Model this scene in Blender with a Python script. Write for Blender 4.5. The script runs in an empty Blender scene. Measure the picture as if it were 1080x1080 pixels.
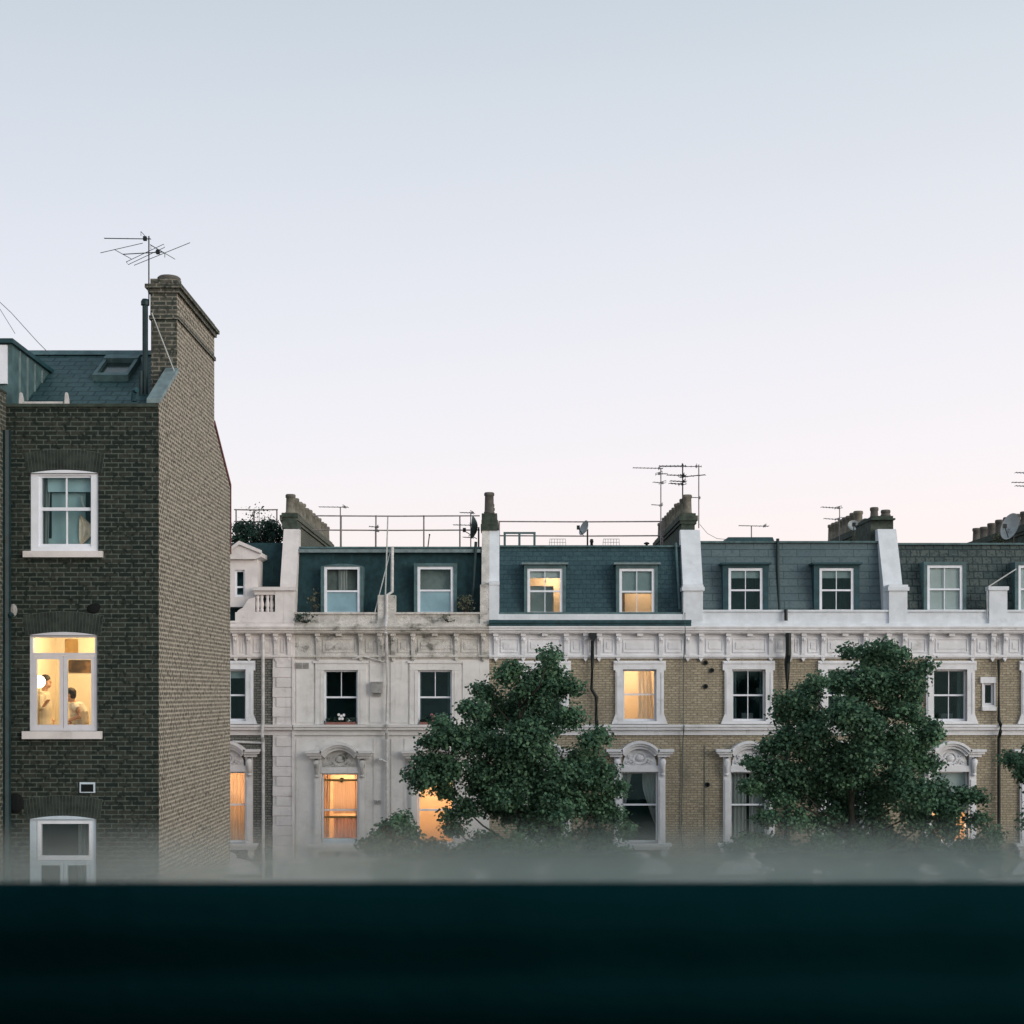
import bpy, math, random
import numpy as np
from mathutils import Vector
R = math.radians
random.seed(7)
rng = np.random.default_rng(11)
scene = bpy.context.scene
COL = scene.collection

# ------------------------------------------------------------------ picture -> place
F, YH, HC = 1564.0, 730.0, 11.0          # focal length in photo pixels, horizon row, eye height
FY = 46.0                                # distance of the terrace front
NY = 24.83                               # distance of the dark brick rear wall
def X(px, Y=FY): return (px - 540.0) * Y / F
def Z(py, Y=FY): return HC + (YH - py) * Y / F

# ------------------------------------------------------------------ materials
def nodes(name):
    m = bpy.data.materials.new(name); m.use_nodes = True
    nt = m.node_tree
    return m, nt, nt.nodes['Principled BSDF']
def N(nt, kind, **kw):
    n = nt.nodes.new(kind)
    for k, v in kw.items():
        if k.startswith('i_'): n.inputs[k[2:].replace('_', ' ')].default_value = v
        else: setattr(n, k, v)
    return n
def c4(c): return (c[0], c[1], c[2], 1.0)
def mixcol(nt, a, b, fac, mode='MIX'):
    n = N(nt, 'ShaderNodeMix', data_type='RGBA', blend_type=mode)
    for s, v in ((0, fac), (6, a), (7, b)):
        if hasattr(v, 'is_output'): nt.links.new(v, n.inputs[s])
        elif s == 0: n.inputs[0].default_value = v
        else: n.inputs[s].default_value = c4(v)
    return n.outputs[2]
def ramp(nt, src, p0, p1):
    n = N(nt, 'ShaderNodeMapRange', interpolation_type='SMOOTHSTEP')
    n.inputs['From Min'].default_value = p0; n.inputs['From Max'].default_value = p1
    nt.links.new(src, n.inputs['Value'])
    return n.outputs['Result']
def posnode(nt, scale=(1, 1, 1)):
    g = N(nt, 'ShaderNodeNewGeometry')
    mp = N(nt, 'ShaderNodeMapping'); mp.inputs['Scale'].default_value = scale
    nt.links.new(g.outputs['Position'], mp.inputs['Vector'])
    return mp.outputs['Vector']
def noise(nt, vec, scale, detail=4, rough=.55):
    n = N(nt, 'ShaderNodeTexNoise'); n.inputs['Scale'].default_value = scale
    n.inputs['Detail'].default_value = detail; n.inputs['Roughness'].default_value = rough
    nt.links.new(vec, n.inputs['Vector'])
    return n.outputs['Fac']
def bump(nt, bsdf, h, dist=.01, strength=.6):
    b = N(nt, 'ShaderNodeBump'); b.inputs['Distance'].default_value = dist; b.inputs['Strength'].default_value = strength
    nt.links.new(h, b.inputs['Height']); nt.links.new(b.outputs['Normal'], bsdf.inputs['Normal'])

def plain(name, col, rough=.7, var=.25, scale=4.0, dirt=None, dirt_amt=(.52, .75), streak=None, metal=0.0, spec=.3, fine=0.0):
    """one colour with mottling, optional dirt patches and rain streaks"""
    m, nt, b = nodes(name)
    dark = tuple(c * (1 - var) for c in col); lite = tuple(min(.9, c * (1 + var * .5)) for c in col)
    n1 = noise(nt, posnode(nt), scale, 6)
    out = mixcol(nt, dark, lite, ramp(nt, n1, .3, .7))
    if fine:
        n3 = noise(nt, posnode(nt), 45, 3)
        out = mixcol(nt, out, tuple(c * (1 - fine) for c in col), ramp(nt, n3, .5, .62))
    if dirt:
        n2 = noise(nt, posnode(nt, (1, 1, 1.4)), 1.7, 9, .68)
        out = mixcol(nt, out, dirt, ramp(nt, n2, *dirt_amt))
    if streak:
        n4 = noise(nt, posnode(nt, (7, 7, .55)), 1.0, 6, .65)
        out = mixcol(nt, out, streak, ramp(nt, n4, .55, .85))
    nt.links.new(out, b.inputs['Base Color'])
    b.inputs['Roughness'].default_value = rough; b.inputs['Metallic'].default_value = metal
    b.inputs['Specular IOR Level'].default_value = spec
    bump(nt, b, noise(nt, posnode(nt), 25, 4), .006, .4)
    return m

def bricks(name, ca, cb, mortar, w=.228, h=.075, mort=.011, soot=None, soot_amt=(.5, .75), var=.4, rough=.9, pale=None, bumpd=.008, smooth=.15, plane='walls', streak=None):
    m, nt, b = nodes(name)
    g = N(nt, 'ShaderNodeNewGeometry'); sp = N(nt, 'ShaderNodeSeparateXYZ'); nt.links.new(g.outputs['Position'], sp.inputs[0])
    ad = N(nt, 'ShaderNodeMath', operation='ADD'); nt.links.new(sp.outputs['X'], ad.inputs[0]); nt.links.new(sp.outputs['Y'], ad.inputs[1])
    cb_ = N(nt, 'ShaderNodeCombineXYZ'); nt.links.new(sp.outputs['X'] if plane != 'walls' else ad.outputs[0], cb_.inputs['X']); nt.links.new(sp.outputs['Y' if plane == 'roof' else 'Z'], cb_.inputs['Y'])
    t = N(nt, 'ShaderNodeTexBrick', offset=.5, squash=1.0)
    t.inputs['Scale'].default_value = 1.0
    t.inputs['Brick Width'].default_value = w; t.inputs['Row Height'].default_value = h
    t.inputs['Mortar Size'].default_value = mort; t.inputs['Mortar Smooth'].default_value = smooth
    t.inputs['Color1'].default_value = c4(ca); t.inputs['Color2'].default_value = c4(cb); t.inputs['Mortar'].default_value = c4(mortar)
    nt.links.new(cb_.outputs[0], t.inputs['Vector'])
    n1 = noise(nt, posnode(nt), 14, 5)
    out = mixcol(nt, t.outputs['Color'], tuple(c * (1 - var) for c in ca), ramp(nt, n1, .45, .7))
    if soot: out = mixcol(nt, out, soot, ramp(nt, noise(nt, posnode(nt, (1.6, 1.6, 1)), .8, 8, .65), *soot_amt))
    if pale: out = mixcol(nt, out, pale, ramp(nt, noise(nt, posnode(nt, (2, 2, 9)), 1.3, 5, .7), .62, .74))
    if streak: out = mixcol(nt, out, streak, ramp(nt, noise(nt, posnode(nt, (2.4, 2.4, .22)), 1.0, 7, .68), .5, .95))
    nt.links.new(out, b.inputs['Base Color']); b.inputs['Roughness'].default_value = rough
    b.inputs['Specular IOR Level'].default_value = .2
    bump(nt, b, t.outputs['Fac'], -bumpd, .7)
    return m

def glow(name, col, strength):
    m, nt, b = nodes(name)
    b.inputs['Base Color'].default_value = c4(col); b.inputs['Emission Color'].default_value = c4(col); b.inputs['Emission Strength'].default_value = strength
    return m

def glass(name, tint=(.93, .97, .97), gl=.6):
    """thin window glass: see-through, with a Fresnel reflection and the slight waviness of old panes"""
    m = bpy.data.materials.new(name); m.use_nodes = True; nt = m.node_tree; nt.nodes.clear()
    o = N(nt, 'ShaderNodeOutputMaterial'); mx = N(nt, 'ShaderNodeMixShader')
    tr = N(nt, 'ShaderNodeBsdfTransparent'); tr.inputs['Color'].default_value = c4(tint)
    gs = N(nt, 'ShaderNodeBsdfGlossy'); gs.inputs['Roughness'].default_value = .02; gs.inputs['Color'].default_value = c4((.45, .86, .95))
    fr = N(nt, 'ShaderNodeFresnel'); fr.inputs['IOR'].default_value = 1.0 + .5 * gl
    nt.links.new(fr.outputs[0], mx.inputs[0]); nt.links.new(tr.outputs[0], mx.inputs[1]); nt.links.new(gs.outputs[0], mx.inputs[2])
    nt.links.new(mx.outputs[0], o.inputs['Surface'])
    return m

def cloth(name, col, trans=.5, stripes=None):
    m = bpy.data.materials.new(name); m.use_nodes = True; nt = m.node_tree; nt.nodes.clear()
    o = N(nt, 'ShaderNodeOutputMaterial'); mx = N(nt, 'ShaderNodeMixShader'); mx.inputs[0].default_value = trans
    d = N(nt, 'ShaderNodeBsdfDiffuse'); t = N(nt, 'ShaderNodeBsdfTranslucent')
    n = noise(nt, posnode(nt, (14, 3, 1.0)), 1.5, 4)
    out = mixcol(nt, tuple(c * .84 for c in col), col, ramp(nt, n, .3, .65))
    nt.links.new(out, d.inputs['Color']); nt.links.new(out, t.inputs['Color'])
    nt.links.new(d.outputs[0], mx.inputs[1]); nt.links.new(t.outputs[0], mx.inputs[2]); nt.links.new(mx.outputs[0], o.inputs['Surface'])
    return m

M = {}
M['white'] = plain('white_painted_render', (.64, .69, .735), .6, .10, 3, dirt=(.44, .48, .50), dirt_amt=(.55, .85), streak=(.52, .54, .56))
M['white_trim'] = plain('white_painted_trim', (.70, .715, .745), .6, .10, 3, dirt=(.40, .41, .40), dirt_amt=(.53, .78), streak=(.44, .45, .44))
M['stucco'] = plain('old_cream_stucco', (.67, .66, .645), .8, .10, 2, dirt=(.46, .45, .42), dirt_amt=(.5, .8), streak=(.44, .43, .40))
M['stucco_dirty'] = plain('weathered_stucco', (.58, .57, .54), .9, .25, 3, dirt=(.12, .125, .105), dirt_amt=(.51, .68), streak=(.25, .24, .22), fine=.30)
M['stucco_warm'] = plain('warm_grey_stucco', (.66, .63, .62), .8, .10, 2.5, dirt=(.42, .40, .38), dirt_amt=(.52, .8), streak=(.44, .41, .40))
M['frame'] = plain('white_gloss_paint', (.74, .78, .84), .4, .06, 5)
M['frame_blue'] = plain('pale_blue_grey_paint', (.52, .62, .70), .45, .08, 5)
M['slate_ribbed'] = plain('dark_teal_roof_felt', (.011, .042, .050), .75, .35, 5, streak=(.030, .085, .088), dirt=(.006, .028, .03))
M['slate_teal'] = bricks('teal_roof_slate', (.028, .070, .086), (.042, .092, .108), (.016, .044, .054), .26, .15, .009, var=.3, rough=.6, soot=(.055, .10, .112), soot_amt=(.52, .8), plane='mansard')
M['slate_grey'] = bricks('grey_green_roof_slate', (.082, .126, .142), (.104, .150, .166), (.036, .066, .076), .9, .235, .012, var=.2, rough=.65, soot=(.13, .175, .186), soot_amt=(.55, .8), plane='mansard')
M['slate_brown'] = bricks('mottled_roof_slate', (.044, .070, .072), (.082, .105, .102), (.018, .034, .036), .30, .235, .018, var=.45, rough=.7, pale=(.12, .145, .14), plane='mansard')
M['lead'] = plain('grey_green_lead', (.07, .13, .14), .55, .3, 5, streak=(.14, .2, .2))
M['lead_pale'] = plain('pale_lead_flashing', (.17, .23, .24), .55, .25, 6)
M['lead_dark'] = plain('dark_teal_lead', (.015, .06, .072), .5, .3, 5)
M['brick_yellow'] = bricks('yellow_stock_brick', (.325, .285, .205), (.435, .385, .285), (.205, .185, .15), .228, .075, .012, soot=(.17, .155, .125), soot_amt=(.5, .8), pale=(.52, .48, .40))
M['brick_grey'] = bricks('grey_stock_brick', (.16, .165, .15), (.24, .235, .21), (.07, .075, .07), .228, .075, .013, soot=(.1, .1, .09))
M['brick_sooty_shaded'] = bricks('sooty_shaded_rear_brick', (.012, .020, .017), (.038, .042, .033), (.090, .112, .098), .228, .0765, .0105, soot=(.020, .030, .027), soot_amt=(.6, .95), var=.2, smooth=.3, streak=(.012, .022, .020))  # soot, plus part of the front's shade put into the dark colour
M['brick_gable_lit'] = bricks('light_pointed_lit_gable_brick', (.075, .070, .058), (.155, .14, .112), (.40, .365, .30), .13, .0765, .0185, soot=(.16, .155, .135), soot_amt=(.55, .95), var=.2, streak=(.10, .098, .085))  # pale re-pointing, plus part of the side's light put into the colour
M['brick_stack'] = bricks('dark_stack_brick', (.030, .046, .040), (.06, .072, .06), (.10, .115, .10), .228, .0765, .010, soot=(.03, .045, .036), var=.3)
M['pot'] = plain('old_clay_chimney_pot', (.19, .18, .15), .9, .35, 6, dirt=(.08, .085, .07), dirt_amt=(.45, .7))
M['pot_dark'] = plain('sooty_clay_chimney_pot', (.11, .105, .095), .9, .35, 6, dirt=(.05, .055, .05))
M['pot_red'] = plain('red_clay_chimney_pot', (.20, .055, .05), .9, .3, 6)
M['stack_grey'] = bricks('mossy_stack_brick', (.12, .13, .105), (.17, .175, .14), (.08, .085, .07), .228, .075, .012, soot=(.06, .085, .06))
M['stack_mossy'] = plain('mossy_dark_stone', (.05, .068, .056), .95, .4, 6, dirt=(.10, .115, .095))
M['iron'] = plain('black_iron', (.008, .014, .015), .5, .3, 8)
M['pipe_teal'] = plain('dark_teal_pipe_paint', (.008, .028, .032), .5, .3, 8)
M['pipe_white'] = plain('grey_white_pipe_paint', (.55, .54, .53), .6, .2, 6, dirt=(.36, .34, .32))
M['alu'] = plain('dull_aluminium', (.20, .20, .21), .45, .2, 8, metal=.6)
M['rail'] = plain('rusty_grey_scaffold_tube', (.24, .21, .21), .6, .3, 9)
M['dish'] = plain('grey_dish_paint', (.36, .40, .41), .6, .15, 5)
M['dish_dark'] = plain('dark_dish_paint', (.12, .16, .15), .6, .15, 5)
M['cable'] = plain('grey_cable', (.10, .13, .13), .6, .1, 5)
M['cable_pale'] = plain('pale_cable', (.42, .44, .43), .6, .1, 5)
M['hole'] = plain('black_opening', (.004, .006, .006), .9, .2, 5)
M['vent'] = plain('grey_vent_plastic', (.30, .30, .29), .7, .2, 9)
M['pane'] = glass('window_glass', gl=.5)
M['pane_pale'] = plain('pale_blue_opaque_pane', (.22, .36, .42), .25, .15, 2)  # opaque pale blue surface filling the lower panes
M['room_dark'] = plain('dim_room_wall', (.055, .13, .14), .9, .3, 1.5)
M['room_cream'] = plain('cream_room_wall', (.80, .70, .54), .9, .08, 1.5)
M['room_tan'] = plain('tan_room_wall', (.76, .60, .42), .9, .15, 1.2)
M['curt_white'] = cloth('white_net_curtain', (.62, .64, .62), .35)
M['curt_grey'] = cloth('grey_lined_curtain', (.34, .38, .37), .25)
M['curt_dim'] = cloth('dim_green_grey_curtain', (.11, .17, .17), .2)
M['curt_orange'] = cloth('orange_lit_curtain', (.86, .72, .58), .55)
M['curt_cream'] = cloth('cream_lit_curtain', (.90, .84, .74), .6)
M['curt_pink'] = cloth('pinkish_sheer_curtain', (.80, .62, .54), .6)
M['blind'] = plain('off_white_roller_blind', (.56, .60, .60), .8, .08, 3)
M['blind_grey'] = plain('grey_blind', (.28, .35, .36), .8, .1, 3)
M['dormer_reflection'] = plain('grey_brown_reflection', (.20, .23, .22), .9, .3, 2.5)
M['blind_blue'] = plain('pale_blue_blind', (.30, .42, .46), .8, .1, 3)
M['leaf'] = None
M['bark'] = plain('dark_bark', (.035, .035, .028), .95, .4, 7)
M['terracotta'] = plain('terracotta_box', (.30, .14, .12), .85, .2, 6)
M['petal_white'] = plain('white_petals', (.8, .8, .8), .8, .1, 9)
M['petal_pink'] = plain('pink_petals', (.42, .16, .18), .8, .2, 9)
M['wood_brown'] = plain('brown_wood', (.20, .12, .055), .6, .3, 7)
M['picture'] = plain('dark_painting', (.15, .085, .035), .6, .9, 6, dirt=(.03, .018, .01), dirt_amt=(.35, .6))
M['skin'] = plain('skin', (.50, .27, .16), .6, .06, 5)
M['hair'] = plain('dark_hair', (.03, .02, .014), .7, .3, 20)
M['shirt'] = plain('cream_shirt', (.62, .50, .34), .9, .08, 8)
M['tee'] = plain('white_shirt', (.72, .62, .50), .9, .08, 8)
M['trousers'] = plain('beige_trousers', (.55, .42, .27), .9, .1, 8)
M['dark_cloth'] = plain('dark_cloth', (.06, .045, .035), .9, .2, 8)
M['globe'] = glow('lit_lamp_globe', (1.0, .86, .62), 9.0)
M['brass'] = plain('brass', (.45, .30, .12), .4, .1, 8, metal=.7)
M['sash_dark'] = plain('dark_teal_sash_paint', (.0008, .0125, .0152), .8, .15, 6, spec=.01)
M['asphalt'] = plain('asphalt', (.05, .05, .052), .9, .3, 2)
M['paving'] = plain('stone_paving', (.24, .23, .22), .85, .25, 1.5)
M['earth'] = plain('dark_garden_ground', (.05, .055, .04), .95, .4, .8)
M['paint_line'] = plain('white_road_paint', (.7, .7, .68), .8, .2, 6)

def leafmat(name, dark, lite):
    m, nt, b = nodes(name)
    g = N(nt, 'ShaderNodeNewGeometry')
    out = mixcol(nt, dark, lite, g.outputs['Random Per Island'])
    n = noise(nt, posnode(nt), .9, 3)
    out = mixcol(nt, out, tuple(c * 1.25 for c in lite), ramp(nt, n, .5, .75))
    nt.links.new(out, b.inputs['Base Color']); b.inputs['Roughness'].default_value = .62
    b.inputs['Specular IOR Level'].default_value = .25
    tl = N(nt, 'ShaderNodeBsdfTranslucent'); nt.links.new(out, tl.inputs['Color'])
    mx = N(nt, 'ShaderNodeMixShader'); mx.inputs[0].default_value = .22
    o = nt.nodes['Material Output']
    nt.links.new(b.outputs[0], mx.inputs[1]); nt.links.new(tl.outputs[0], mx.inputs[2]); nt.links.new(mx.outputs[0], o.inputs['Surface'])
    return m
M['leaf'] = leafmat('plane_tree_leaf', (.019, .062, .044), (.105, .205, .115))
M['leaf_b'] = leafmat('shrub_leaf', (.012, .035, .03), (.03, .07, .05))
M['leaf_dry'] = leafmat('parapet_weed_leaf', (.06, .075, .05), (.14, .15, .10))

# ------------------------------------------------------------------ mesh building
def rootloc(o):
    while o.parent: o = o.parent
    return Vector(o.location)

class MB:
    def __init__(s, ref=FY): s.v = []; s.f = []; s.ref = ref
    def add(s, vs, fs):
        b = len(s.v); s.v += [tuple(p) for p in vs]; s.f += [tuple(b + i for i in f) for f in fs]; return s
    def box(s, x0, x1, y0, y1, z0, z1):
        if x0 > x1: x0, x1 = x1, x0
        if y0 > y1: y0, y1 = y1, y0
        if z0 > z1: z0, z1 = z1, z0
        return s.add([(x0, y0, z0), (x1, y0, z0), (x1, y1, z0), (x0, y1, z0), (x0, y0, z1), (x1, y0, z1), (x1, y1, z1), (x0, y1, z1)],
                     [(0, 3, 2, 1), (4, 5, 6, 7), (0, 1, 5, 4), (1, 2, 6, 5), (2, 3, 7, 6), (3, 0, 4, 7)])
    def p(s, a, b, c, d, y0, y1, ref=None):
        """box from photo columns a..b and rows c..d, placed between the distances y0 and y1"""
        r = ref or s.ref
        return s.box(X(a, r), X(b, r), y0, y1, Z(c, r), Z(d, r))
    def prism(s, pts, y0, y1):
        """outline in x,z pushed along y"""
        ar = sum(pts[i][0] * pts[(i + 1) % len(pts)][1] - pts[(i + 1) % len(pts)][0] * pts[i][1] for i in range(len(pts)))
        if ar < 0: pts = pts[::-1]
        n = len(pts)
        vs = [(x, y0, z) for x, z in pts] + [(x, y1, z) for x, z in pts]
        return s.add(vs, [tuple(range(n)), tuple(range(2 * n - 1, n - 1, -1))] + [(i, i + n, (i + 1) % n + n, (i + 1) % n) for i in range(n)])
    def pp(s, pts, y0, y1, ref=None):
        r = ref or s.ref
        return s.prism([(X(a, r), Z(b, r)) for a, b in pts], y0, y1)
    def prism_x(s, pts, x0, x1):
        """outline in y,z pushed along x"""
        ar = sum(pts[i][0] * pts[(i + 1) % len(pts)][1] - pts[(i + 1) % len(pts)][0] * pts[i][1] for i in range(len(pts)))
        if ar < 0: pts = pts[::-1]
        n = len(pts)
        if x0 > x1: x0, x1 = x1, x0
        vs = [(x0, y, z) for y, z in pts] + [(x1, y, z) for y, z in pts]
        return s.add(vs, [tuple(range(n - 1, -1, -1)), tuple(range(n, 2 * n))] + [(i, (i + 1) % n, (i + 1) % n + n, i + n) for i in range(n)])
    def tube(s, pts, r, n=6, r1=None):
        pts = [Vector(p) for p in pts]; m = len(pts)
        rs = r if isinstance(r, (list, tuple)) else [r + ((r1 if r1 is not None else r) - r) * i / max(1, m - 1) for i in range(m)]
        vs = []; 
        for i, p in enumerate(pts):
            d = (pts[min(i + 1, m - 1)] - pts[max(i - 1, 0)]).normalized()
            u = d.cross(Vector((0, 0, 1)))
            if u.length < .05: u = d.cross(Vector((0, 1, 0)))
            u.normalize(); w = d.cross(u).normalized()
            for k in range(n):
                a = 2 * math.pi * k / n
                vs.append(p + (u * math.cos(a) + w * math.sin(a)) * rs[i])
        fs = [(i * n + k, i * n + (k + 1) % n, (i + 1) * n + (k + 1) % n, (i + 1) * n + k) for i in range(m - 1) for k in range(n)]
        fs += [tuple(range(n - 1, -1, -1)), tuple(range((m - 1) * n, m * n))]
        return s.add(vs, fs)
    def lathe(s, cx, cy, prof, n=14):
        m = len(prof)
        vs = [(cx + r * math.cos(2 * math.pi * k / n), cy + r * math.sin(2 * math.pi * k / n), z) for r, z in prof for k in range(n)]
        fs = [(i * n + k, i * n + (k + 1) % n, (i + 1) * n + (k + 1) % n, (i + 1) * n + k) for i in range(m - 1) for k in range(n)]
        fs += [tuple(range(n - 1, -1, -1)), tuple(range((m - 1) * n, m * n))]
        return s.add(vs, fs)
    def ball(s, c, rx, ry=None, rz=None, n=10, m=6):
        ry = ry or rx; rz = rz or rx
        prof = [(math.sin(math.pi * (i + .5) / m), -math.cos(math.pi * (i + .5) / m)) for i in range(m)]
        vs = [(c[0] + rx * a * math.cos(2 * math.pi * k / n), c[1] + ry * a * math.sin(2 * math.pi * k / n), c[2] + rz * b) for a, b in prof for k in range(n)]
        fs = [(i * n + k, i * n + (k + 1) % n, (i + 1) * n + (k + 1) % n, (i + 1) * n + k) for i in range(m - 1) for k in range(n)]
        fs += [tuple(range(n - 1, -1, -1)), tuple(range((m - 1) * n, m * n))]
        return s.add(vs, fs)
    def arc(s, cx, cz, r0, r1, a0, a1, y0, y1, n=14):
        """curved bar between two radii, angles in degrees"""
        for i in range(n):
            t0 = R(a0 + (a1 - a0) * i / n); t1 = R(a0 + (a1 - a0) * (i + 1) / n)
            s.prism([(cx + r0 * math.cos(t0), cz + r0 * math.sin(t0)), (cx + r1 * math.cos(t0), cz + r1 * math.sin(t0)),
                     (cx + r1 * math.cos(t1), cz + r1 * math.sin(t1)), (cx + r0 * math.cos(t1), cz + r0 * math.sin(t1))], y0, y1)
        return s
    def sheet(s, x0, x1, z0, z1, y, holes=(), reveal=.2):
        """wall front with openings and their reveals; holes are x0,x1,z0,z1"""
        xs = sorted({x0, x1} | {v for h in holes for v in h[:2] if x0 < v < x1}); zs = sorted({z0, z1} | {v for h in holes for v in h[2:] if z0 < v < z1})
        for i in range(len(xs) - 1):
            for j in range(len(zs) - 1):
                cx, cz = (xs[i] + xs[i + 1]) / 2, (zs[j] + zs[j + 1]) / 2
                if any(h[0] < cx < h[1] and h[2] < cz < h[3] for h in holes): continue
                s.add([(xs[i], y, zs[j]), (xs[i + 1], y, zs[j]), (xs[i + 1], y, zs[j + 1]), (xs[i], y, zs[j + 1])], [(0, 1, 2, 3)])
        for a, b, c, d in holes:
            e = y + reveal; a = max(a, x0); b = min(b, x1)
            s.add([(a, y, c), (a, e, c), (a, e, d), (a, y, d)], [(0, 1, 2, 3)]); s.add([(b, y, c), (b, y, d), (b, e, d), (b, e, c)], [(0, 1, 2, 3)])
            s.add([(a, y, c), (b, y, c), (b, e, c), (a, e, c)], [(0, 1, 2, 3)]); s.add([(a, y, d), (a, e, d), (b, e, d), (b, y, d)], [(0, 1, 2, 3)])
        return s
    def build(s, name, mat, parent=None, smooth=False):
        me = bpy.data.meshes.new(name); o = bpy.data.objects.new(name, me); COL.objects.link(o)
        off = Vector((0, 0, 0))
        if parent is not None: o.parent = parent; off = rootloc(parent)
        me.from_pydata([(x - off.x, y - off.y, z - off.z) for x, y, z in s.v], [], s.f); me.update()
        me.materials.append(M[mat] if isinstance(mat, str) else mat)
        if smooth: me.polygons.foreach_set('use_smooth', [True] * len(me.polygons))
        return o

def tag(o, label=None, cat=None, group=None, kind=None):
    if label: o['label'] = label
    if cat: o['category'] = cat
    if group: o['group'] = group
    if kind: o['kind'] = kind
    return o
def thing(name, loc, label, cat, group=None):
    o = bpy.data.objects.new(name, None); COL.objects.link(o); o.location = loc; o.empty_display_size = .3
    return tag(o, label, cat, group)
def lamp(name, loc, power, col=(1.0, .64, .41), r=.12, parent=None):
    l = bpy.data.lights.new(name, 'POINT'); l.energy = power; l.color = col; l.shadow_soft_size = r
    o = bpy.data.objects.new(name, l); COL.objects.link(o); o.location = loc
    if parent is not None: o.parent = parent; o.location = Vector(loc) - rootloc(parent)
    return o

# ------------------------------------------------------------------ pieces shared by the windows
def curtain(mb, left, right, z0, z1, y, folds=7, amp=.03, nz=9, thick=.008):
    """hanging cloth; left and right give x at a height fraction (0 = hem)"""
    n = folds * 6; vs = []; fs = []
    for side in (0, 1):
        for j in range(nz + 1):
            t = j / nz; a, b = left(t), right(t)
            for i in range(n + 1):
                u = i / n
                vs.append((a + (b - a) * u, y + amp * math.sin(u * folds * 2 * math.pi + .5 * math.sin(3 * t + u * 5)) + side * thick, z0 + (z1 - z0) * t))
    w = n + 1; h = (nz + 1) * w
    for j in range(nz):
        for i in range(n):
            a = j * w + i
            fs.append((a, a + 1, a + w + 1, a + w)); fs.append((h + a, h + a + w, h + a + w + 1, h + a + 1))
    return mb.add(vs, fs)

def sash(parent, x0, x1, z0, z1, y, cols_top=2, cols_bot=2, zm=None, fw=.055, bar=.024, mat='frame', name='window', pane='pane', pane_low=None, open_low=False):
    """two sliding sashes in a box frame; returns the frame mesh with the panes under it"""
    zm = zm if zm is not None else (z0 + z1) / 2
    m = MB()
    m.box(x0, x0 + fw, y, y + .09, z0, z1).box(x1 - fw, x1, y, y + .09, z0, z1)
    m.box(x0 + fw, x1 - fw, y, y + .09, z1 - fw, z1).box(x0 + fw, x1 - fw, y, y + .09, z0, z0 + fw * 1.3)
    m.box(x0 + fw, x1 - fw, y + .012, y + .08, zm - .025, zm + .03)
    xi0, xi1 = x0 + fw, x1 - fw
    for cols, a, b, dy in ((cols_top, zm + .03, z1 - fw, .02), (cols_bot, z0 + fw * 1.3, zm - .025, .045)):
        for k in range(1, cols):
            xc = xi0 + (xi1 - xi0) * k / cols
            m.box(xc - bar / 2, xc + bar / 2, y + dy, y + dy + .03, a, b)
    fr = m.build(name, mat, parent)
    MB().box(xi0, xi1, y + .030, y + .034, zm + .03, z1 - fw).build('pane', pane, fr)
    if not open_low: MB().box(xi0, xi1, y + .056, y + .060, z0 + fw * 1.3, zm - .025).build('pane', pane_low or pane, fr)
    return fr

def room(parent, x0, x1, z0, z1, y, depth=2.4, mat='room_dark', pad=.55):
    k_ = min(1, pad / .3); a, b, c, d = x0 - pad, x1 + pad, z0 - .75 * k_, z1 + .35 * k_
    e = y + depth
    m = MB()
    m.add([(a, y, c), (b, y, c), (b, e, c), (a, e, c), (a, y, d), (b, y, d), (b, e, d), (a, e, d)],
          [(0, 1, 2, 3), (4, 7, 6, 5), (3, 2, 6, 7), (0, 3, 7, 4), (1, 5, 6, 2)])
    return m.build('room', mat, parent)

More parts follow.
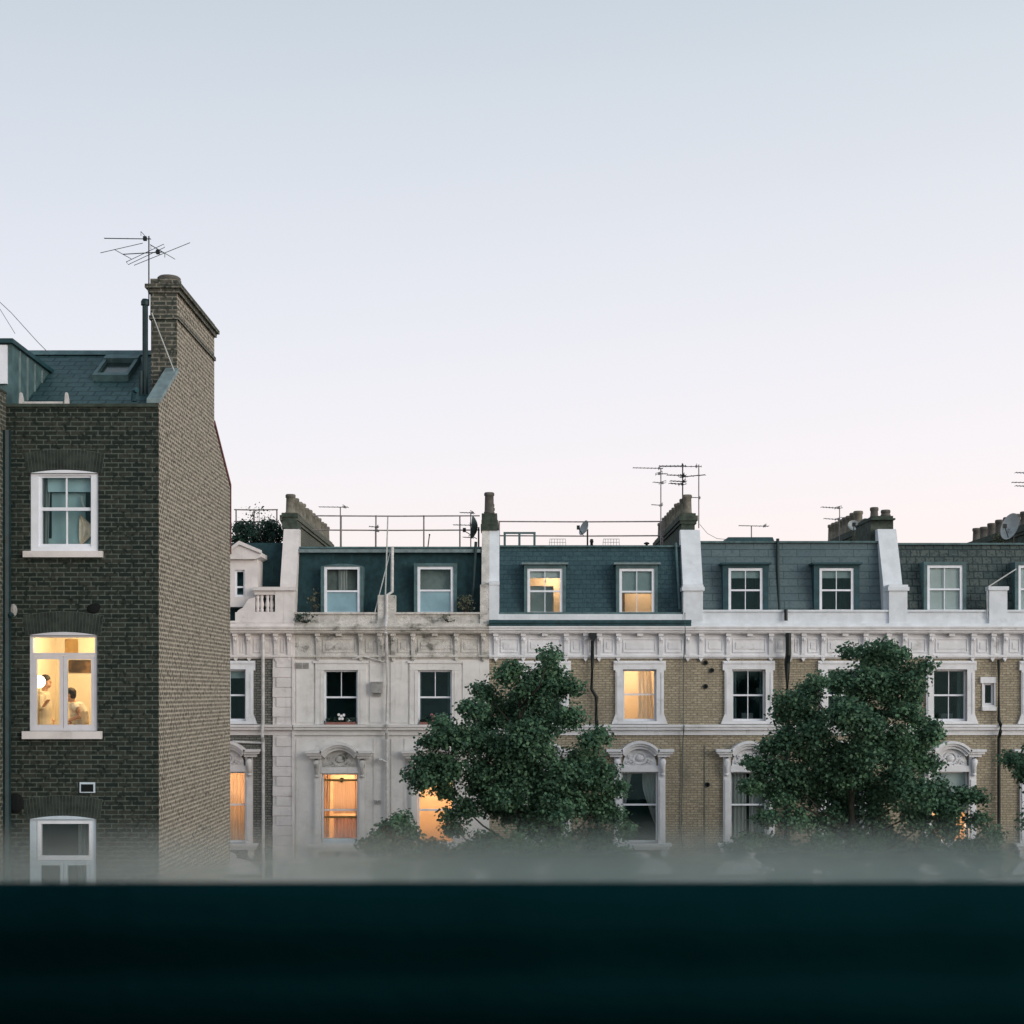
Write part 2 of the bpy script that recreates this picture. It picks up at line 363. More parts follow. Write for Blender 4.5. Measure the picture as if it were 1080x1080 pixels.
def content(house, win, kind, x0, x1, z0, z1, y, power=0):
    """what is seen behind the glass"""
    w, h = x1 - x0, z1 - z0; yr = y + .22
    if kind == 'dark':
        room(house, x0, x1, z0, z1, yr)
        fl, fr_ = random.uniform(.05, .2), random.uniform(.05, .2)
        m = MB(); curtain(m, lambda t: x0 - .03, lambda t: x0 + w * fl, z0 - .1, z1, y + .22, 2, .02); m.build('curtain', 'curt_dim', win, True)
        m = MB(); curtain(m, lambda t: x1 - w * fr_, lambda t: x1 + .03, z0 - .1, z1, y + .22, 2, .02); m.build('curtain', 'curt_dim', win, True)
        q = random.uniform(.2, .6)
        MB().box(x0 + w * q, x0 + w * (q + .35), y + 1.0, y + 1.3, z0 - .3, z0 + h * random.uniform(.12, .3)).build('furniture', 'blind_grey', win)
    elif kind == 'blind_top':
        room(house, x0, x1, z0, z1, yr); MB().box(x0, x1, y + .13, y + .14, z1 - .17 * h, z1).build('blind', 'blind_grey', win)
    elif kind == 'blind':
        room(house, x0, x1, z0, z1, yr); MB().box(x0, x1, y + .13, y + .14, z0, z1).build('blind', 'blind', win)
    elif kind == 'nets':
        room(house, x0, x1, z0, z1, yr)
        m = MB(); curtain(m, lambda t: x0 - .03, lambda t: x0 + w * .48, z0 - .1, z1, y + .2, 5); m.build('curtain', 'curt_white', win, True)
        m = MB(); curtain(m, lambda t: x0 + w * .56, lambda t: x1 + .03, z0 - .1, z1, y + .2, 5); m.build('curtain', 'curt_white', win, True)
    elif kind == 'tied':
        room(house, x0, x1, z0, z1, yr)
        m = MB(); curtain(m, lambda t: x0 - .03, lambda t: x0 + w * (.04 + .30 * t ** 1.3), z0 + .15 * h, z1, y + .2, 4, .025); m.build('curtain', 'curt_white', win, True)
        m = MB(); curtain(m, lambda t: x1 - w * (.02 + .38 * min(1, t * 1.4) ** .8), lambda t: x1 + .03, z0 + .22 * h, z1, y + .2, 4, .025); m.build('curtain', 'curt_white', win, True)
    elif kind == 'half_nets':
        room(house, x0, x1, z0, z1, yr)
        m = MB(); curtain(m, lambda t: x0 - .02, lambda t: x1 + .02, z0 + .5 * h, z1, y + .2, 5); m.build('curtain', 'curt_grey', win, True)
    elif kind == 'lit_half':          # bright room, one curtain drawn aside on the right
        room(house, x0, x1, z0, z1, yr, 2.0, 'room_cream'); lamp('room_lamp', ((x0 + x1) / 2 - .2, yr + .9, z1 + .1), power, parent=house)
        m = MB(); curtain(m, lambda t: x0 + w * .48, lambda t: x0 + w * (.98 - .10 * t), z0 - .1, z1, y + .24, 4, .02); m.build('curtain', 'curt_cream', win, True)
    elif kind == 'lit_curtains':
        room(house, x0, x1, z0, z1, yr, 2.0, 'room_cream'); lamp('room_lamp', ((x0 + x1) / 2 + .1, yr + .8, z1 - .3), power, parent=house)
        m = MB(); curtain(m, lambda t: x0 - .03, lambda t: x0 + w * .30, z0 - .1, z1, y + .24, 4); m.build('curtain', 'curt_orange', win, True)
        m = MB(); curtain(m, lambda t: x0 + w * .34, lambda t: x1 + .03, z0 - .1, z1, y + .26, 7); m.build('curtain', 'curt_orange', win, True)
    elif kind == 'lit_parlour':       # drawn blind above, sheer curtains below, dark globe fitting
        room(house, x0, x1, z0, z1, yr, 2.0, 'room_tan'); lamp('room_lamp', ((x0 + x1) / 2 + .25, yr + .7, z1 - .3), power, parent=house)
        MB().box(x0 + .28 * w, x1 - .12 * w, y + .30, y + .31, z0 + .42 * h, z1 - .12 * h).build('blind', 'curt_orange', win)
        MB().box(x0, x1, y + .14, y + .17, z1 - .12 * h, z1 - .09 * h).box(x0, x1, y + .14, y + .17, z0 + .36 * h, z0 + .39 * h).build('curtain_rail', 'brass', win)
        m = MB(); curtain(m, lambda t: x0 - .03, lambda t: x0 + w * (.16 + .05 * t), z0 - .1, z1, y + .24, 3); m.build('curtain', 'curt_orange', win, True)
        m = MB(); curtain(m, lambda t: x1 - w * (.10 + .04 * t), lambda t: x1 + .03, z0 - .1, z1, y + .24, 3); m.build('curtain', 'curt_orange', win, True)
        m = MB(); curtain(m, lambda t: x0 + w * .30, lambda t: x1 + .02, z0 - .1, z0 + .37 * h, y + .20, 7, .02); m.build('curtain', 'curt_pink', win, True)
        MB().ball(((x0 + x1) / 2, y + .35, z1 - .11 * h), .085).build('lamp_globe', 'iron', win, True)
    elif kind == 'lit_room':
        room(house, x0, x1, z0, z1, yr, 2.0, 'room_tan'); lamp('room_lamp', ((x0 + x1) / 2, yr + .8, z1 - .1), power, parent=house)
    elif kind == 'lit_blind':         # lower part lit below a raised white blind
        room(house, x0, x1, z0, z1, yr, 2.0, 'room_tan'); lamp('room_lamp', ((x0 + x1) / 2, yr + .8, z0 + .3), power, parent=house)
        MB().box(x0, x1, y + .10, y + .11, z0 + h * .42, z1).build('blind', 'blind', win)

def surround_eared(win, cx, top=697.0, mat='white_trim'):
    """shouldered surround of a third floor window"""
    m = MB(); yf = FY - .085
    m.pp([(cx - 27.5, top), (cx + 27.5, top), (cx + 27.5, top + 10), (cx + 25.5, top + 10), (cx + 25.5, top + 56), (cx + 29.5, top + 66.5), (cx + 17.6, top + 66.5),
          (cx + 17.6, top + 9), (cx - 17.6, top + 9), (cx - 17.6, top + 66.5), (cx - 29.5, top + 66.5), (cx - 25.5, top + 56), (cx - 25.5, top + 10), (cx - 27.5, top + 10)], yf, FY + .002)
    m.p(cx - 26.5, cx + 26.5, top + 1.4, top + 3.0, yf - .03, yf)
    m.p(cx - 24, cx - 22.5, top + 12, top + 56, yf - .02, yf).p(cx + 22.5, cx + 24, top + 12, top + 56, yf - .02, yf)
    m.p(cx - 17.6, cx + 17.6, top + 63.4, top + 66.5, yf, FY + .10)
    return m.build('window_surround', mat, win)

def pediment(win, cx, dy=0.0, mat='white_trim', relief=None, sill=True, rx=0):
    """round headed hood on pilasters, with carved tympanum, sill and corbels"""
    relief = relief or mat
    m = MB(); yf = FY - .10; g = lambda v: v + dy
    m.p(cx - 27, cx - 19.4, g(798), g(889), yf, FY + .002).p(cx + 19.4, cx + 27, g(798), g(889), yf, FY + .002)
    for s in (-1, 1):
        a, b = sorted((cx + s * 21, cx + s * 25.4))
        m.p(a, b, g(822), g(886), yf - .03, yf)
    m.p(cx - 19.4, cx + 19.4, g(807.5), g(813.8), yf - .02, FY + .10)
    o1 = m.build('pilaster', mat, win)
    m = MB()
    for s in (-1, 1):
        a, b = sorted((cx + s * 35.5, cx + s * 18.5)); m.p(a, b, g(790), g(792.5), FY - .34, FY + .002)
        a, b = sorted((cx + s * 34, cx + s * 18.5)); m.p(a, b, g(792.5), g(795), FY - .28, FY + .002)
        a, b = sorted((cx + s * 31.5, cx + s * 18.5)); m.p(a, b, g(795), g(798), FY - .20, FY + .002)
    # segmental arch through (cx +-19, 792) and (cx, 781.5)
    def arcpx(half, rise, ytop, t, y0):
        r = (half * half + rise * rise) / (2 * rise); a = math.degrees(math.asin(half / r))
        m.arc(X(cx), Z(g(ytop + r)), (r - t) / F * FY, r / F * FY, 90 - a, 90 + a, y0, FY + .002)
    arcpx(20.5, 10.2, 781.3, 2.6, FY - .34); arcpx(19.2, 10.0, 783.9, 2.4, FY - .28); arcpx(17.8, 9.6, 786.3, 3.0, FY - .20)
    m.build('hood', mat, win)
    m = MB()                                                # tympanum panel with scrolls
    r = (17 ** 2 + 11.5 ** 2) / (2 * 11.5)
    pts = [(cx + 17.6 * math.cos(t), g(806.5) - 17.5 * math.sin(t)) for t in np.linspace(0, math.pi, 15)]
    pts = [(a, max(b, g(789.5))) for a, b in pts] + [(cx - 17.6, g(807.5)), (cx + 17.6, g(807.5))]
    m.pp(pts, FY - .05, FY + .002)
    m.ball((X(cx), FY - .07, Z(g(799.5))), .13, .06, .10)
    m.arc(X(cx), Z(g(799.5)), .16, .20, 0, 360, FY - .085, FY - .05, 18)
    for s in (-1, 1):
        for (ox, oz, rr) in ((8.6, 801.5, .085), (12.4, 803.6, .06), (7.0, 804.6, .05), (10.6, 797.6, .055), (4.6, 805.2, .04)):
            m.arc(X(cx + s * ox), Z(g(oz)), rr * .45, rr, 0, 360, FY - .095, FY - .05, 12)
            m.ball((X(cx + s * ox), FY - .06, Z(g(oz))), rr * .4, .05, rr * .4, 8, 5)
    m.build('tympanum', relief, win)
    for s in (-1, 1):
        m = MB(); xc = X(cx + s * 24)
        m.tube([(xc, FY - .17, Z(g(799))), (xc, FY - .22, Z(g(803))), (xc, FY - .16, Z(g(809))), (xc, FY - .13, Z(g(818)))], [.075, .095, .07, .05], 8)
        m.ball((xc, FY - .2, Z(g(803))), .10, .09, .10)
        m.ball((xc, FY - .14, Z(g(816.5))), .075, .07, .06)
        m.build('bracket', relief, win, True)
    if sill:
        m = MB(); m.p(cx - 33, cx + 33, g(889), g(892), FY - .30, FY + .12).p(cx - 31, cx + 31, g(892), g(895.5), FY - .24, FY + .002)
        for s in (-1, 1): m.p(cx + s * 25.5 - 3, cx + s * 25.5 + 3, g(895.5), g(902.5), FY - .18, FY + .002).p(cx + s * 25.5 - 2, cx + s * 25.5 + 2, g(902.5), g(905), FY - .14, FY + .002)
        m.build('sill', mat, win)
    return o1

def apron_scroll(win, cx, dy=0, mat='white_trim'):
    """curved shoulder piece below a sill: head of the window under it"""
    m = MB(); g = lambda v: v + dy
    right = [(0, 898), (5, 898.5), (8, 902), (9, 905), (15, 906), (22, 908), (28, 911), (32, 915), (35.5, 920), (35.5, 922)]
    m.pp([(cx + a, g(b)) for a, b in right] + [(cx - a, g(b)) for a, b in right[::-1]], FY - .10, FY + .002)
    for s in (-1, 1): m.arc(X(cx + s * 5.5), Z(g(903.5)), .05, .14, 0, 360, FY - .15, FY - .10, 14)
    m.build('apron', mat, win)

def apron_shell(win, cx, dy=0, mat='stucco_dirty'):
    m = MB(); g = lambda v: v + dy
    m.p(cx - 27, cx + 27, g(896), g(917), FY - .05, FY + .002)
    m.pp([(cx - 27, g(917)), (cx - 19, g(904)), (cx, g(898.5)), (cx + 19, g(904)), (cx + 27, g(917))], FY - .10, FY - .05)
    for k in range(9):
        a = R(20 + 140 * k / 8); m.tube([(X(cx), FY - .11, Z(g(917))), (X(cx + 15 * math.cos(a)), FY - .13, Z(g(917 - 15 * math.sin(a))))], .02, 6, .042)
    for s in (-1, 1): m.arc(X(cx + s * 20), Z(g(905)), .04, .11, 0, 360, FY - .13, FY - .10, 12)
    m.build('apron', mat, win, False)

def vent_disc(house, px, py, r=2.6):
    m = MB(); xc, zc = X(px), Z(py)
    m.arc(xc, zc, r * .55 / F * FY, r / F * FY, 0, 360, FY - .05, FY + .002, 14)
    v = m.build('vent', 'iron', house)
    MB().arc(xc, zc, 0.001, r * .55 / F * FY, 0, 360, FY - .02, FY + .002, 12).build('vent_opening', 'hole', v)

# ------------------------------------------------------------------ the terrace
XW = lambda px: X(px)
PARTY = [228.0, 310.5, 516.0, 727.5, 942.0, 1156.0]
ZROOF = 15.66
TG = 'houses of the white and brick terrace'
def house_root(i, label):
    return thing('terrace_house', ((XW(PARTY[i]) + XW(PARTY[i + 1])) / 2, FY, 0), label, 'house', TG)

def body(h, i, wallmat, holes, top=668.0, bands=()):
    a, b = XW(PARTY[i]), XW(PARTY[i + 1])
    m = MB(); m.sheet(a, b, 0, Z(top), FY, [(X(p), X(q), Z(s), Z(r)) for p, q, r, s in holes], .22)
    e = 55.0                                               # party walls and rear
    m.add([(a, FY, 0), (a, e, 0), (a, e, Z(top)), (a, FY, Z(top))], [(0, 3, 2, 1)])
    m.add([(b, FY, 0), (b, e, 0), (b, e, Z(top)), (b, FY, Z(top))], [(0, 1, 2, 3)])
    m.add([(a, e, 0), (b, e, 0), (b, e, Z(top)), (a, e, Z(top))], [(0, 3, 2, 1)])
    return m.build('wall', wallmat, h)

def mansard(h, i, mat, top=574.0, edge='lead', x0=None, x1=None, holes=()):
    a, b = (XW(PARTY[i]) if x0 is None else x0), (XW(PARTY[i + 1]) if x1 is None else x1)
    zt = Z(top + 2.5, 47.0)
    m = MB(); yb_, yt_, zb = 46.32, 46.95, Z(664); ys = lambda z: yb_ + (yt_ - yb_) * (z - zb) / (zt - zb)
    hs = [(X(c - 19.5, 46.3), X(c + 19.5, 46.3), Z(650, 46.3), Z(597, 46.3)) for c in holes]
    xs = sorted({a, b} | {v for q in hs for v in q[:2]}); zs = sorted({zb, zt} | {v for q in hs for v in q[2:]})
    for i_ in range(len(xs) - 1):
        for j in range(len(zs) - 1):
            cx, cz = (xs[i_] + xs[i_ + 1]) / 2, (zs[j] + zs[j + 1]) / 2
            if any(q[0] < cx < q[1] and q[2] < cz < q[3] for q in hs): continue
            m.add([(xs[i_], ys(zs[j]), zs[j]), (xs[i_ + 1], ys(zs[j]), zs[j]), (xs[i_ + 1], ys(zs[j + 1]), zs[j + 1]), (xs[i_], ys(zs[j + 1]), zs[j + 1])], [(0, 1, 2, 3)])
    m.add([(a, yt_, zt), (b, yt_, zt), (b, 55, zt), (a, 55, zt), (a, 55, zb), (b, 55, zb), (a, yb_, zb), (b, yb_, zb)], [(0, 1, 2, 3), (3, 2, 5, 4), (0, 3, 4, 6), (1, 7, 5, 2)])
    r = m.build('roof', mat, h)
    MB().box(a, b, 46.86, 47.12, zt + .002, Z(top, 46.86)).build('roof_edge', edge, r)
    return r

def dormer(h, cx, x_out=22.5, x_in=19, top=593.5, wtop=597.5, bot=646, mat='lead', hood=None, kind='dark', power=0, cols=(2, 2), zm=None, frame='frame', pane_low=None, curve=False):
    D = 46.30
    m = MB(D)
    m.p(cx - x_out, cx - x_in, wtop, bot + 6, D, 47.2).p(cx + x_in, cx + x_out, wtop, bot + 6, D, 47.2)
    if curve:
        pts = [(cx - x_out, wtop)] + [(cx + x_out * t, top + 3.0 - 3.0 * (1 - t * t)) for t in np.linspace(-1, 1, 11)] + [(cx + x_out, wtop)]
        m.pp(pts, D, 47.2, D)
    else: m.p(cx - x_out, cx + x_out, top, wtop, D, 47.2)
    d = m.build('dormer', mat, h)
    if hood: MB(D).p(cx - x_out - 2.5, cx + x_out + 2.5, top - 2, top, D - .12, 47.2).build('hood', hood, d)
    x0, x1, z0, z1 = X(cx - x_in, D), X(cx + x_in, D), Z(bot + 3, D), Z(wtop, D)
    zmid = Z(zm, D) if zm else None
    w = sash(d, x0, x1, z0, z1, D + .03, cols[0], cols[1], zmid, fw=.085, mat=frame, name='window_frame', pane_low=pane_low)
    # contents hang under the dormer as its own pieces
    par = d
    w_, h_ = x1 - x0, z1 - z0; y = D + .03
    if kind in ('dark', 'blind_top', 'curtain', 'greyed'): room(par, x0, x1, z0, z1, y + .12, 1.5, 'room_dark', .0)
    if kind in ('lit_frame', 'lit_low'): room(par, x0, x1, z0, z1, y + .12, 1.3, 'room_cream', .0)
    if kind == 'blind': MB().box(x0 + .02, x1 - .02, y + .11, y + .12, z0, z1).build('blind', 'blind', par)
    if kind == 'blind_top':
        MB().box(x0 + .02, x1 - .02, y + .11, y + .12, z1 - h_ * .22, z1).build('blind', 'blind_grey', par)
    if kind in ('curtain', 'greyed'):
        MB().box(x0 + .01, x1 - .01, y + .3, y + .32, z0, z1).build('net', 'dormer_reflection', par)  # flat backing with the panes' grey reflections put into its colour
    if kind == 'curtain':
        m = MB(); curtain(m, lambda t: x0 + w_ * .38, lambda t: x0 + w_ * .62, z0, z1, y + .2, 3); m.build('curtain', 'curt_white', par, True)
    if kind == 'lit_frame':           # lamplit reveal with a grey picture wall
        MB().box(x0 + .10, x1 - w_ * .24, y + .70, y + .73, z0, z1 - h_ * .34).build('room_screen', 'blind_grey', par)
        MB().box(x0 + .02, x1 - .02, y + .12, y + .13, z1 - h_ * .20, z1).build('blind', 'blind', par)
        lamp('room_lamp', ((x0 + x1) / 2 + .25, y + .95, z1 - .3), power, parent=par, r=.05)
    if kind == 'lit_low':
        MB().box(x0 + .02, x1 - .02, y + .11, y + .12, z0 + h_ * .47, z1).build('blind', 'blind_grey', par)
        MB().box(x0 + .02, x0 + w_ * .22, y + .9, y + 1.3, z0, z0 + h_ * .6).build('room_block', 'wood_brown', par)
        lamp('room_lamp', ((x0 + x1) / 2 + .1, y + .7, z1 - .25), power, parent=par, r=.05)
    return d

def cornice(h, i, mat, parapet='white', pmat=None, top=646, lead=False, x0=None, x1=None):
    a = PARTY[i] if x0 is None else x0; b = PARTY[i + 1] if x1 is None else x1
    m = MB()
    m.p(a, b, 661.0, 662.6, FY - .42, 46.30).p(a, b, 662.6, 665.2, FY - .38, FY + .002).p(a, b, 665.2, 667.6, FY - .31, FY + .002)
    c = m.build('cornice', mat, h)
    m = MB(); m.p(a, b, 667.6, 694.5, FY - .06, FY + .002).p(a, b, 691.0, 693.0, FY - .11, FY - .06).p(a, b, 667.6, 669.0, FY - .2, FY - .06)
    m.build('frieze', mat, h)
    m = MB()
    if lead:
        m.p(a, b, 648, 654.5, FY - .18, 46.28)
        m.build('parapet', pmat or mat, h)
        MB().p(a, b, 654.5, 657.6, FY - .42, 46.26).p(a, b, 657.6, 661, FY - .36, 46.26).build('lead_gutter', 'lead_dark', h)
        MB().p(a, b, 645.8, 648, FY - .10, 46.28).build('roof_flashing', 'lead', h)
    else:
        m.p(a, b, top + 2, 658, FY - .12, 46.28).p(a, b, top, top + 2, FY - .18, 46.28).p(a, b, 658, 661, FY - .30, 46.28)
        m.build('parapet', pmat or mat, h)
    return c

def frieze_brackets(h, xs, small, mat):
    xs = sorted(xs)
    for px in xs:
        m = MB(); x = X(px); w = .06
        m.box(x - w - .02, x + w + .02, FY - .24, FY - .06, Z(671), Z(667.8))
        m.prism_x([(FY - .19, Z(671)), (FY - .19, Z(675)), (FY - .14, Z(679)), (FY - .125, Z(684)), (FY - .115, Z(690)), (FY - .10, Z(693)), (FY - .06, Z(695.5)), (FY - .06, Z(671))], x - w, x + w)
        m.prism([(x - w, Z(694.6)), (x + w, Z(694.6)), (x, Z(698))], FY - .10, FY + .001)
        m.ball((x, FY - .17, Z(674.5)), w * .8, .05, .06, 8, 5)
        m.build('bracket', mat, h)
    for px in small:
        MB().box(X(px) - .09, X(px) + .09, FY - .24, FY - .06, Z(671), Z(667.8)).build('bracket', mat, h)
    for p, q in zip(xs[:-1], xs[1:]):
        if q - p < 11: continue
        m = MB(); a, b = p + 5.0, q - 5.0
        for (u, v, r, s) in ((a, b, 673.5, 674.6), (a, b, 687.2, 688.3), (a, a + 1.1, 674.6, 687.2), (b - 1.1, b, 674.6, 687.2)): m.p(u, v, r, s, FY - .085, FY - .06)
        if b - a > 8: m.p(a + 3, b - 3, 677.5, 684.5, FY - .08, FY - .06)
        m.build('frieze_panel', mat, h)

def string_course(h, i, mat, x0=None, x1=None):
    a = PARTY[i] if x0 is None else x0; b = PARTY[i + 1] if x1 is None else x1
    MB().p(a, b, 764.2, 766.6, FY - .24, FY + .002).p(a, b, 766.6, 769.6, FY - .19, FY + .002).p(a, b, 769.6, 775.2, FY - .07, FY + .002).build('string_course', mat, h)
    MB().p(a, b, 926, 931, FY - .22, FY + .002).p(a, b, 931, 940, FY - .07, FY + .002).build('string_course', mat, h)

def pot(stack, x, y, z, hgt=.62, r=.155, mat='pot', flare=True):
    m = MB().lathe(x, y, [(r * 1.0, z), (r * 1.05, z + .05), (r * .92, z + .08), (r * .84, z + hgt - .12), (r * .98, z + hgt - .1), (r * 1.0, z + hgt - .03), (r * .86, z + hgt), (r * .6, z + hgt), (r * .6, z + hgt - .15)], 14)
    return m.build('chimney_pot', mat, stack, True)

def stack(h, x, w, y0, y1, zb, zt, npots, mat='stack_grey', potmat='pot', pot_h=.62, pot_r=.155, capmat=None, first=True):
    """long party wall chimney running back from the street, pots in a row"""
    m = MB()
    m.box(x - w / 2, x + w / 2, y0, y1, zb, zt - .34)
    m.box(x - w / 2 - .05, x + w / 2 + .05, y0 - .05, y1 + .05, zt - .34, zt - .24).box(x - w / 2 - .09, x + w / 2 + .09, y0 - .09, y1 + .09, zt - .24, zt - .08).box(x - w / 2 - .03, x + w / 2 + .03, y0 - .03, y1 + .03, zt - .08, zt)
    s = m.build('chimney', mat, h)
    for k in range(npots):
        y = y0 + .28 + (y1 - y0 - .56) * k / max(1, npots - 1)
        pot(s, x, y, zt - .01, pot_h * random.uniform(.92, 1.06) if k else pot_h, pot_r, potmat)
    return s

def wing(h, px0, px1, mat, ztop_px=558.5, name='party_wall', lower=None, ybot=46.22, ytop=46.95, capmat=None):
    """upstand between two roofs: leans back with the mansard"""
    x0, x1 = X(px0, ybot), X(px1, ybot)
    zt = Z(ztop_px, ytop); zb = Z(662)
    m = MB().prism_x([(ybot, zb), (ybot, Z(616, ybot)), (ytop, zt), (ytop + .3, zt), (ytop + .3, zb)], x0, x1)
    p = m.build(name, mat, h)
    if lower:
        a, b = lower
        m = MB(); m.p(a, b, 623.5, 661, FY - .2, 46.22).p(a - 1.6, b + 1.6, 619.5, 623.5, FY - .26, 46.24).p(a - .6, b + .6, 617.2, 619.5, FY - .22, 46.22)
        m.build('pier', capmat or mat, h)
    return p

# --- opening table: third floor and second floor (columns, rows)
def third(cx): return (cx - 17.6, cx + 17.6, 706.0, 760.6)
def second(cx): return (cx - 19.4, cx + 19.4, 813.8, 889.0)

def fit_third(h, cx, kind, power=0, cols=(2, 2), zm=733.3):
    a, b, c, d = third(cx)
    x0, x1, z0, z1 = X(a), X(b), Z(d), Z(c)
    w = sash(h, x0, x1, z0, z1, FY + .10, cols[0], cols[1], Z(zm))
    surround_eared(w, cx); content(h, w, kind, x0, x1, z0, z1, FY + .10, power)
    return w
def fit_second(h, cx, kind, power=0, cols=(1, 1), mat='white_trim', relief=None, dy=0, zm=849, apron='scroll'):
    a, b, c, d = second(cx)
    x0, x1, z0, z1 = X(a), X(b), Z(d + dy), Z(c + dy)
    w = sash(h, x0, x1, z0, z1, FY + .10, cols[0], cols[1], Z(zm + dy))
    pediment(w, cx, dy, mat, relief); content(h, w, kind, x0, x1, z0, z1, FY + .10, power)
    if apron == 'scroll': apron_scroll(w, cx, dy, mat)
    else: apron_shell(w, cx, dy, relief or mat)
    return w

# ------------------------------------------------------------------ house: white end with quoins and balustrade
h0 = house_root(0, 'pale house with quoined corner and balustrade, half behind the dark brick house')
c3, c2 = 242.0, 240.0
body(h0, 0, 'brick_grey', [third(c3), second(c2)])
w = fit_third(h0, c3, 'blind_top', cols=(2, 2))
w2 = fit_second(h0, c2, 'lit_curtains', 120, mat='stucco_warm')
m = MB()
for k in range(0, 30):
    z0 = Z(693.5) - (k + 1) * .306; z1 = z0 + .292
    if z1 < 2.5: break
    if any(abs((z0 + z1) / 2 - Z(v)) < .24 for v in (770, 932)): continue
    MB().box(X(288 if k % 2 else 292), X(308.5), FY - .09, FY + .002, z0, z1).build('quoin', 'stucco_warm', h0)
MB().p(308.5, 310.5, 693.5, 1100, FY - .12, FY + .002).p(288, 308.5, 693.5, 1100, FY - .05, FY + .002).build('corner_strip', 'stucco_warm', h0)
cornice(h0, 0, 'stucco_warm', x1=311.5, pmat='stucco_warm', top=655)
frieze_brackets(h0, [236, 249, 263, 291.7, 305.8], [], 'stucco_warm')
string_course(h0, 0, 'stucco_warm', x1=309)
# balustrade above the cornice, with its scrolled end
m = MB()
m.p(249, 269.5, 646, 658, FY - .16, FY + .1).p(291, 311.5, 623, 658, FY - .16, FY + .1).p(269.5, 291, 645.5, 658, FY - .16, FY + .1)
m.p(268, 312.5, 619.5, 623.2, FY - .24, FY + .18).p(269, 311, 623.2, 627.5, FY - .14, FY + .1)
m.pp([(249, 658), (249, 648), (252, 644), (257, 641), (260, 636), (263, 632), (269.5, 630), (269.5, 658)], FY - .13, FY + .06)
bal = m.build('balustrade', 'stucco_warm', h0)
for px in (272.0, 276.3, 282.3, 286.6):
    MB().lathe(X(px), FY - .02, [(.05, Z(645.5)), (.06, Z(643)), (.045, Z(641.5)), (.075, Z(638)), (.04, Z(632)), (.055, Z(630)), (.06, Z(627.5))], 10).build('baluster', 'stucco_warm', bal, True)
# gabled dormer at the left
m = MB(46.2)
m.p(258, 271.5, 590, 640, 46.2, 47.4).p(236, 247.5, 590, 640, 46.2, 47.4).p(247.5, 258, 590, 601, 46.2, 47.4).p(247.5, 258, 629.5, 640, 46.2, 47.4)
d0 = m.build('dormer', 'stucco_warm', h0)
m = MB(46.2); m.pp([(231, 587), (253.5, 573), (276, 583), (276, 587.5), (271, 590), (236, 590)], 46.05, 47.4); m.build('gable', 'stucco_warm', d0)
m = MB(46.2); m.pp([(230, 588), (253.5, 571), (277, 581), (277, 584.5), (253.5, 575), (230, 591.5)], 45.98, 46.05); m.build('gable_moulding', 'stucco_warm', d0)
fr = sash(d0, X(247.5, 46.2), X(258, 46.2), Z(629.5, 46.2), Z(601, 46.2), 46.28, 1, 1, Z(619, 46.2), name='window_frame')
MB().box(X(247, 46.2), X(259, 46.2), 46.7, 46.72, Z(630), Z(600)).build('room', 'room_dark', d0)
MB().prism_x([(46.9, Z(664)), (47.3, Z(572.5, 47.3)), (55, Z(572.5, 47.3)), (55, Z(664))], XW(PARTY[0]), X(297, 46.9)).build('roof', 'slate_ribbed', h0)
wing(h0, 295.5, 312.2, 'stucco_warm', 558)
sx = X(305.8, 47.3)
stack(h0, sx, .40, 47.15, 56.6, ZROOF, Z(541, 47.2), 12, 'stack_grey', 'pot', .63, .165)
m = MB(47.1); m.p(297.3, 314.3, 541.5, 545.5, 47.0, 47.9).p(298.5, 313, 545.5, 550, 47.04, 47.9).p(297.8, 313.8, 550, 557.8, 47.0, 47.9).build('chimney_cap', 'stack_mossy', h0)
MB().tube([(X(278.5), FY - .18, Z(668)), (X(278.5), FY - .18, Z(765))], .048, 8).tube([(X(278.5), FY - .29, Z(764)), (X(278.5), FY - .29, Z(777)), (X(278.5), FY - .14, Z(782)), (X(278.5), FY - .14, 1.0)], .048, 8).build('drainpipe', 'pipe_white', h0)
MB().tube([(X(246), FY - .10, Z(782)), (X(278.5), FY - .10, Z(783.5))], .035, 8).build('drainpipe', 'pipe_white', h0)

# ------------------------------------------------------------------ house: dirty cream stucco
h1 = house_root(1, 'shabby cream stucco house with weathered parapet, flower boxes and dark teal mansard')
HA = [(341.7, 377.5, 706.7, 766.0), (441.0, 476.8, 706.7, 766.0), (338.7, 378.5, 815.4, 889.0), (439.7, 479.5, 815.4, 889.0)]
body(h1, 1, 'stucco', HA)
cornice(h1, 1, 'stucco_dirty', x0=311.5, pmat='stucco_dirty')
frieze_brackets(h1, [335.8, 381, 401, 415, 436, 481.7, 510], [358, 459], 'stucco_dirty')
string_course(h1, 1, 'stucco', x0=310.5)
for k, (a, b, c, d) in enumerate(HA[:2]):
    x0, x1, z0, z1 = X(a), X(b), Z(d), Z(c)
    w = sash(h1, x0, x1, z0, z1, FY + .10, 2, 1, Z(735.5))
    m = MB(); m.p(a - 9, a, 706.7, 764, FY - .045, FY + .002).p(b, b + 9, 706.7, 764, FY - .045, FY + .002).p(a - 9, b + 9, 699.5, 706.7, FY - .06, FY + .002).p(a - 11, b + 11, 697, 699.5, FY - .09, FY + .002)
    m.p(a - 3.5, a - 2.5, 708, 764, FY - .06, FY - .045).p(b + 2.5, b + 3.5, 708, 764, FY - .06, FY - .045)
    m.build('window_surround', 'stucco', w)
    content(h1, w, 'dark', x0, x1, z0, z1, FY + .10)
for cx in (358.6, 459.6):
    lit = cx < 400
    w = fit_second(h1, cx, 'lit_parlour' if lit else 'lit_room', 120 if lit else 110, (1, 1), 'stucco', 'stucco_dirty', 1.6, zm=853, apron='shell')
MB().box(X(341), X(376), FY + .02, FY + .3, Z(891), Z(884.5)).build('window_ledge', 'frame_blue', h1)
